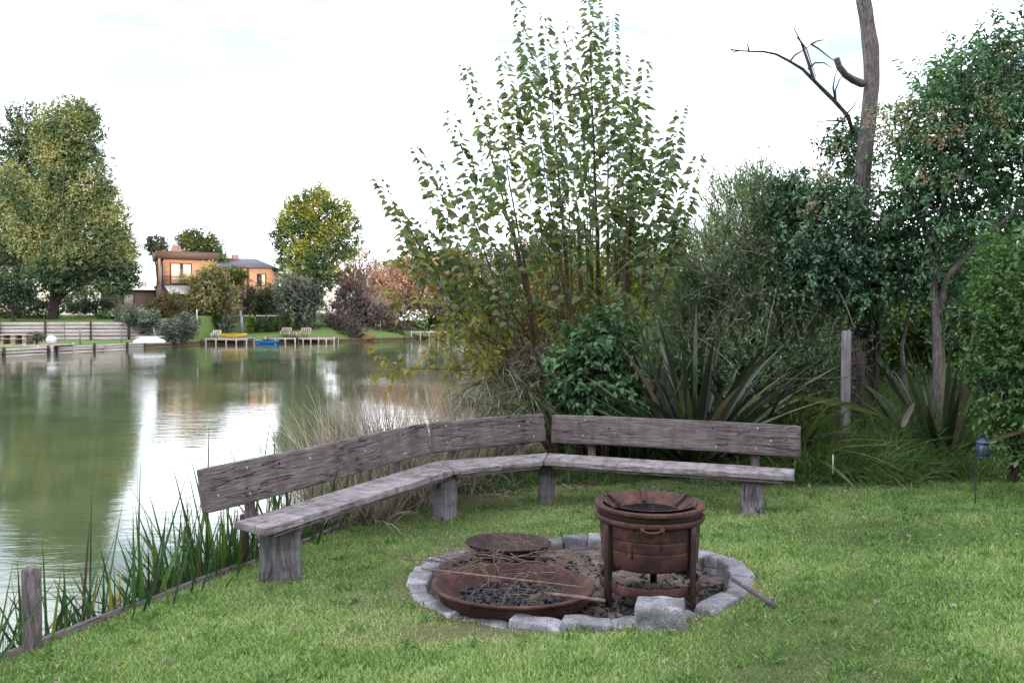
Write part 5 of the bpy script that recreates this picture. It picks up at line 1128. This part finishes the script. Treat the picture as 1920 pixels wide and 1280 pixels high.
plankwall('tall pinkish plank retaining wall below the upper lawn', [(x, wall_y(x), -.2) for x in (-70, -60, -49, -38, -34)], 1.78, 5)
fp = [Vector((x, y, WZ-.1)) for x, y in far_shore[2:6]]
plankwall('low plank revetment along the waterline of the lower lawn', [tuple(p_+Vector((.1, -.05, 0))) for p_ in fp], .62, 3, post_every=4.5, name='revetment')
fp = [Vector((x, y, WZ-.2)) for x, y in far_shore[5:10]]
plankwall('dark low revetment along the back shore behind the jetties', [tuple(p_+Vector((.0, -.1, 0))) for p_ in fp], .6, 2, m='bark_brown', post_every=5.5, name='revetment')
def fpost(label, px, py0, py1, d, r=.07, m='paint_w', lean=0):
    a, b_ = P(px, py1, d), P(px+lean, py0, d); g = Geo(); tube(g, [a, a.lerp(b_, .5), b_], r, 8); o = g.build('mooring_pole', M[m], origin=a); tag(o, label, 'pole', 'poles across the lake'); return b_
ff = thing('wire_fence', 'low wire fence with three grey posts across the lower lawn', 'fence', P(228, 640, 70), None); tops = []
for px, y0, y1, d, ln_ in ((150, 613, 640, 66, 0), (228, 615, 640, 70, 0), (293, 614, 642, 72, -5)):
    a, b_ = P(px, y1, d), P(px+ln_, y0, d); g = Geo(); tube(g, [a-Vector((0, 0, .2)), b_], .07, 8); g.build('post', M['postwood'], ff); tops.append((a, b_))
g = Geo()
for (a0, b0), (a1, b1) in zip(tops[:-1], tops[1:]):
    for f in (.95, .5): wire(a0.lerp(b0, f), a1.lerp(b1, f), r=.014)
g.build('wire', M['wire'], ff)
fpost('slim white pole at the corner of the yellow canoe jetty', 369, 580, 652, 85, r=.055)
fpost('thick leaning grey pole behind the yellow canoe', 455, 583, 632, 88, r=.11, m='postwood', lean=-4)
fpost('thin pale pole standing in the water before the pink trees', 716, 600, 645, 92, r=.03, m='postwood', lean=-3)
g = Geo(); a, b_ = P(430, 592, 93), P(528, 592, 93); tube(g, [a, b_], .06, 6)
for k in range(5): q_ = a.lerp(b_, k/4); tube(g, [q_, q_-Vector((0, 0, 2.2))], .05, 6)
tag(g.build('hand_rail', M['paint_w'], origin=a), 'pale rail running above the low hedge', 'rail')
def jetty(label, px0, px1, py, d, depth, nposts, legz=WZ-.4, m='deck', dy=0.0):
    a, b_ = P(px0, py, d), P(px1, py, d+dy); t = thing('jetty', label, 'jetty', a, 'jetties across the lake'); ax = b_-a; ang = math.atan2(ax.y, ax.x); L = ax.length
    t.rotation_euler = (0, 0, ang); g = Geo(); nb = int(L/.16)
    for i in range(nb): box(g, L*i/nb, L*(i+1)/nb-.02, 0, depth, -.05-random.uniform(0, .01), 0)
    g.build('deck', M[m], t, local=True)
    g = Geo(); box(g, 0, L, -.03, .05, -.22, -.055); box(g, 0, L, depth-.1, depth, -.22, -.055); g.build('beam', M['chairw'], t, local=True)
    for i in range(nposts):
        x = .1+(L-.2)*i/(nposts-1)
        for yy in (.02, depth-.1):
            g = Geo(); box(g, x-.06, x+.06, yy-.08, yy+.04, legz-a.z, random.choice([.0, .0, .12])-.01); g.build('post', M['wood_far'], t, local=True)
jetty('weathered jetty at the far left with a table on it', -60, 100, 647, 60, 3.0, 7)
jetty('wooden jetty carrying the yellow canoe', 384, 464, 634, 84, 2.5, 5)
jetty('dark narrow jetty beside the blue kayak', 496, 555, 632.5, 88, 1.6, 4, m='bark_brown')
jetty('pale jetty reaching out with a small ladder', 552, 628, 633, 89, 2.2, 6)
jetty('half hidden jetty under the pink trees', 770, 840, 621, 101, 2, 5)
# boats
def hull(name, label, cat, c, L, W, H, m, rotz=0, up=True, m2=None, group='small boats across the lake'):
    t = thing(name, label, cat, c, group, rotz); g = Geo(); ns, nr = 16, 9; V = []
    for i in range(ns+1):
        s = i/ns*2-1; wv_ = max((1-abs(s)**2.4), .02); sheer = .22*s*s*H
        for k in range(nr):
            a = math.pi*k/(nr-1); x = L/2*s; y = W/2*wv_*math.cos(a); z = -H*(.35+.65*wv_)*math.sin(a)**.7
            z = (z+H+sheer) if up else (-z)
            V.append((x, y, z))
    F = [(i*nr+k, (i+1)*nr+k, (i+1)*nr+k+1, i*nr+k+1) for i in range(ns) for k in range(nr-1)]
    g.add(V, F); g.build('hull', M[m], t, local=True, smooth=True)
    if up:
        g = Geo(); V = []
        for i in range(ns+1):
            s = i/ns*2-1; wv_ = max((1-abs(s)**2.4), .02); sheer = .22*s*s*H
            V += [(L/2*s, W/2*wv_*.99, H+sheer-.02), (L/2*s, 0, H+sheer+.05), (L/2*s, -W/2*wv_*.99, H+sheer-.02)]
        F = [(i*3+k, (i+1)*3+k, (i+1)*3+k+1, i*3+k+1) for i in range(ns) for k in range(2)]
        g.add(V, F); g.build('deck', M[m], t, local=True)
        g = Geo(); lathe(g, [(.0005, .0), (.9, 0), (1, .02), (1, .05), (.93, .06), (.9, .03), (.0005, .03)], 20); 
        for i in range(len(g.V)): g.V[i] = g.V[i]*np.array([L*.2, W*.3, 1.0], dtype=np.float32)+np.array([0, 0, H+.06], dtype=np.float32)
        g.build('cockpit', M[m2 or 'bluet'], t, local=True)
    else:
        g = Geo(); box(g, -L*.42, L*.42, -.02, .02, H*.9, H*1.06); g.build('keel', M[m], t, local=True)
    return t
p = P(501, 640, 84); hull('kayak', 'bright blue kayak floating beside the dark jetty', 'kayak', (p.x, 84, WZ-.08), 2.7, .8, .42, 'blue', R(-8))
p = P(436, 640, 84.8); zt = P(420, 634, 84).z; hull('canoe', 'long yellow canoe lying on the wooden jetty', 'canoe', (p.x, 84.9, zt+.005), 3.0, .8, .38, 'yhull', R(4), m2='yhull')
p = P(280, 641, 70); hull('rowing_boat', 'white upturned rowing boat on the lower lawn', 'boat', (p.x, 70, -.22), 2.7, 1.1, .55, 'paint_w', R(8), up=False)
p = P(678, 636, 96); hull('rowing_boat', 'orange brown wooden boat pulled up below the mauve tree', 'boat', (p.x, 96, WZ-.1), 3.2, 1.2, .75, 'ohull', R(5), m2='bark_brown')
# chairs on the pale jetty
def chair(label, px, py, d, s=1.0, rz=0, m='chairw'):
    c = P(px, py, d); t = thing('deck_chair', label, 'chair', c, 'chairs on the jetties', rz); w_ = .5*s
    g = Geo(); box(g, -w_, w_, -w_*.8, w_*.8, .36*s, .42*s); g.build('seat', M[m], t, local=True)
    g = Geo()
    for k in range(5): box(g, -w_+.22*s*k, -w_+.22*s*k+.12*s, w_*.8, w_*.8+.05, .42*s, 1.0*s)
    box(g, -w_, w_, w_*.8-.01, w_*.8+.06, .92*s, 1.02*s); g.build('backrest', M[m], t, local=True)
    for sx in (-1, 1):
        g = Geo(); box(g, sx*w_-.05, sx*w_+.05, -w_*.8, w_*.8, .60*s, .65*s); g.build('armrest', M[m], t, local=True)
        for sy in (-1, 1):
            g = Geo(); box(g, sx*w_-.04, sx*w_+.04, sy*w_*.75-.04, sy*w_*.75+.04, 0, .60*s if sy < 0 else 1.0*s); g.build('leg', M[m], t, local=True)
chair('pale wooden armchair on the dark jetty, left of the other armchair', 536, 631, 89.6)
chair('pale wooden armchair with slatted back on the pale jetty', 573, 631, 90.2)
chair('small low stool like chair between the two armchairs', 553, 631, 90, .55)
chair('white low chair behind the yellow canoe', 405, 633, 86.3, .8, m='paint_w')
t = thing('picnic_table', 'long wooden table with bench on the left jetty', 'table', P(24, 645, 61), None)
g = Geo(); box(g, -1.4, 1.4, -.4, .4, .68, .74); g.build('tabletop', M['chairw'], t, local=True)
for x in (-1.3, -.45, .45, 1.3):
    g = Geo(); box(g, x-.05, x+.05, -.35, .35, 0, .68); g.build('leg', M['bark_brown'], t, local=True)
g = Geo(); box(g, -1.4, 1.4, -.85, -.55, .40, .44); g.build('side_seat', M['chairw'], t, local=True)
c = P(96, 637, 61.5); g = Geo(); lathe(g, [(.0005, -.36)]+[(.36*math.cos(R(a)), .36*math.sin(R(a))) for a in range(-80, 81, 16)]+[(.0005, .36)], 24, c=c)
tag(g.build('globe_ball', M['paint_w'], origin=c, smooth=True), 'white round globe at the end of the left jetty', 'globe')
# ------------------------------------------------------------------ houses
def hp(name, m, t, boxes, label=None, parent=None):
    g = Geo()
    for b_ in boxes: box(g, *b_)
    o = g.build(name, M[m], parent or t, local=True)
    if label: o['label'] = label
    return o
c = P(300, 575, 90); gz = c.z
h = thing('brick_house', 'flat roofed two storey brick house with white awning, lit orange', 'house', (c.x, 90, gz), 'houses across the lake', R(28))
u2, u1 = P(300, 533, 90).z-gz, P(300, 483, 90).z-gz; u3 = P(300, 470, 90).z-gz
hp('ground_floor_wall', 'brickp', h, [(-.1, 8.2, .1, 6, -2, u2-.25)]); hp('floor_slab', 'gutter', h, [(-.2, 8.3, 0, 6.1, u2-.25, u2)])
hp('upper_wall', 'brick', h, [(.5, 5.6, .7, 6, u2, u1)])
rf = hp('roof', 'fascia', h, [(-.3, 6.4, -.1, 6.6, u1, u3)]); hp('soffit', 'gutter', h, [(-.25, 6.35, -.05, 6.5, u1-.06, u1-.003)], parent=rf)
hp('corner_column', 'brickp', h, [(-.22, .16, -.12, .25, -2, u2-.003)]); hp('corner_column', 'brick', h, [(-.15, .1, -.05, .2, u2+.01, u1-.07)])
for (x0, x1, nm) in ((1.2, 3.4, 'window'), ):
    wn = hp('window', 'gutter', h, [(x0-.08, x1+.08, .62, .697, u2+.1, u1-.5)]); hp('pane', 'glass', h, [(x0, x1, .60, .618, u2+.18, u1-.58)], parent=wn)
    hp('curtain', 'curtain', h, [(x0+.05, x0+1.0, .575, .597, u2+.2, u1-.6), (x0+1.3, x1-.05, .575, .597, u2+.2, u1-.6)], parent=wn)
wn = hp('window', 'gutter', h, [(.42, .497, 2.0, 3.6, u2+.1, u1-.5)]); hp('pane', 'curtain', h, [(.40, .418, 2.1, 3.5, u2+.18, u1-.58)], parent=wn)
hp('railing', 'gutter', h, [(.2, 5.5, .05, .09, u2+.9, u2+.95), (.2, 5.5, .05, .09, u2+.5, u2+.53), (.2, .24, .05, .09, u2, u2+.9), (2.8, 2.84, .05, .09, u2, u2+.9)])
ch = Geo(); z_ = u3; V = [(1.2, 2.5, z_), (2.8, 2.5, z_), (2.8, 3.6, z_), (1.2, 3.6, z_), (1.7, 2.8, z_+.9), (2.4, 2.8, z_+.9), (2.4, 3.3, z_+.9), (1.7, 3.3, z_+.9)]
ch.add(V, [(0, 1, 5, 4), (1, 2, 6, 5), (2, 3, 7, 6), (3, 0, 4, 7), (4, 5, 6, 7)]); ch.build('chimney', M['brickp'], rf, local=True)
ag = Geo(); a0, a1 = P(305, 534, 90).z-gz, P(305, 551, 90).z-gz
V = [(.4, .05, a0), (3.4, .05, a0), (3.4, -1.6, a1), (.9, -1.6, a1)]; V2 = [(x, y, z-.04) for x, y, z in V]
ag.add(V+V2, [(0, 3, 2, 1), (4, 5, 6, 7), (0, 1, 5, 4), (1, 2, 6, 5), (2, 3, 7, 6), (3, 0, 4, 7)]); ag.build('awning', M['paint_w'], h, local=True)
dr = hp('door', 'gutter', h, [(-.16, -.105, 3.0, 4.1, -.4, u2-.9)]); hp('door', 'gutter', h, [(.5, 1.1, .03, .097, -.4, u2-1.0)])
hp('side_wing_wall', 'tanwall', h, [(-5.8, -.102, 4.2, 9, -2, u2-.7)]); hp('side_wing_roof', 'fascia', h, [(-6.0, -.11, 4.0, 9.2, u2-.7, u2-.5)])
wn = hp('window', 'gutter', h, [(-3.6, -2.4, 4.12, 4.197, -.3, u2-1.0)]); hp('pane', 'curtain', h, [(-3.5, -2.5, 4.10, 4.118, -.2, u2-1.1)], parent=wn)
c = P(470, 560, 106); gz = c.z
h = thing('brick_house', 'orange brick house under a dark blue slate roof', 'house', (P(425, 560, 106).x, 106, gz), 'houses across the lake', R(8))
e = P(470, 502, 106).z-gz; rt = P(470, 486, 108).z-gz
hp('wall', 'brick', h, [(-2, 5.7, 0, 7, -3, e)])
rg = Geo(); V = [(-3, -.6, e-.05), (6.4, -.6, e-.05), (6.4, 7.6, e-.05), (-3, 7.6, e-.05), (-1, 3.2, rt+.2), (3.2, 3.2, rt+.2), (-3, -.6, e+.08), (6.4, -.6, e+.08), (6.4, 7.6, e+.08), (-3, 7.6, e+.08)]
rg.add(V, [(0, 1, 7, 6), (1, 2, 8, 7), (2, 3, 9, 8), (3, 0, 6, 9), (0, 3, 2, 1), (6, 7, 5, 4), (7, 8, 5), (8, 9, 4, 5), (9, 6, 4)]); rf = rg.build('roof', M['slate'], h, local=True)
hp('chimney', 'brickp', h, [(0.1, .9, 2.9, 3.5, rt-.3, rt+.7)], parent=rf)
wn = hp('window', 'gutter', h, [(3.9, 5.1, -.08, -.003, e-2.4, e-.75)]); hp('pane', 'glass', h, [(4.0, 4.5, -.1, -.082, e-2.3, e-.85)], parent=wn); hp('curtain', 'curtain', h, [(4.52, 4.95, -.1, -.082, e-2.3, e-.85)], parent=wn)
hp('downpipe', 'fascia', h, [(2.6, 2.9, -.1, -.003, -1, e-.06)])
c = P(655, 552, 122); h = thing('white_house', 'low white house glimpsed between mauve branches', 'house', (c.x, 122, c.z), 'houses across the lake', R(-6))
e = P(655, 540, 122).z-c.z
hp('wall', 'paint_w', h, [(0, 5, 0, 6, -3, e)])
hp('roof', 'paint_w', h, [(-.4, 5.4, -.5, 6.5, e+.003, e+.35)]); hp('window', 'glass', h, [(2, 3, -.04, -.003, -.5, e-.4)])
# ------------------------------------------------------------------ unseen wood added behind the camera to shade the garden
g = Geo(); n_x = 34; V = []
bx = np.linspace(-70, 90, n_x*2+1)
for i, x in enumerate(bx):
    top = 18.6 + 2.6*noise.noise(Vector((x*.16, 3, 0))) + 1.2*noise.noise(Vector((x*.6, 9, 0)))
    for (yy, zz) in ((-47, -1), (-45.5, top*.6), (-44, top*.93), (-42, top), (-40, top*.93), (-38.5, top*.6), (-37.5, -1)): V.append((x, yy+noise.noise(Vector((x*.3, zz, 1))), zz))
F = [(i*7+k, (i+1)*7+k, (i+1)*7+k+1, i*7+k+1) for i in range(len(bx)-1) for k in range(6)]
g.add(V, F, 0, .3)
n = 9000; x = rng.uniform(-70, 90, n); tp = np.array([18.6 + 2.6*noise.noise(Vector((float(a)*.16, 3, 0))) for a in x])
pos = np.stack([x, -42+rng.normal(size=n)*3, rng.uniform(.3, 1.06, n)*tp], 1)
leaves(g, pos, rng.normal(size=(n, 3)), rng.normal(size=(n, 3)), 1.1+.8*rng.random(n), .7, 'q', 0, .4)
tag(g.build('shade_woods', M['fgreen']), 'dense tall wood added out of view behind the garden for shade', 'shade_woods', kind='stuff')
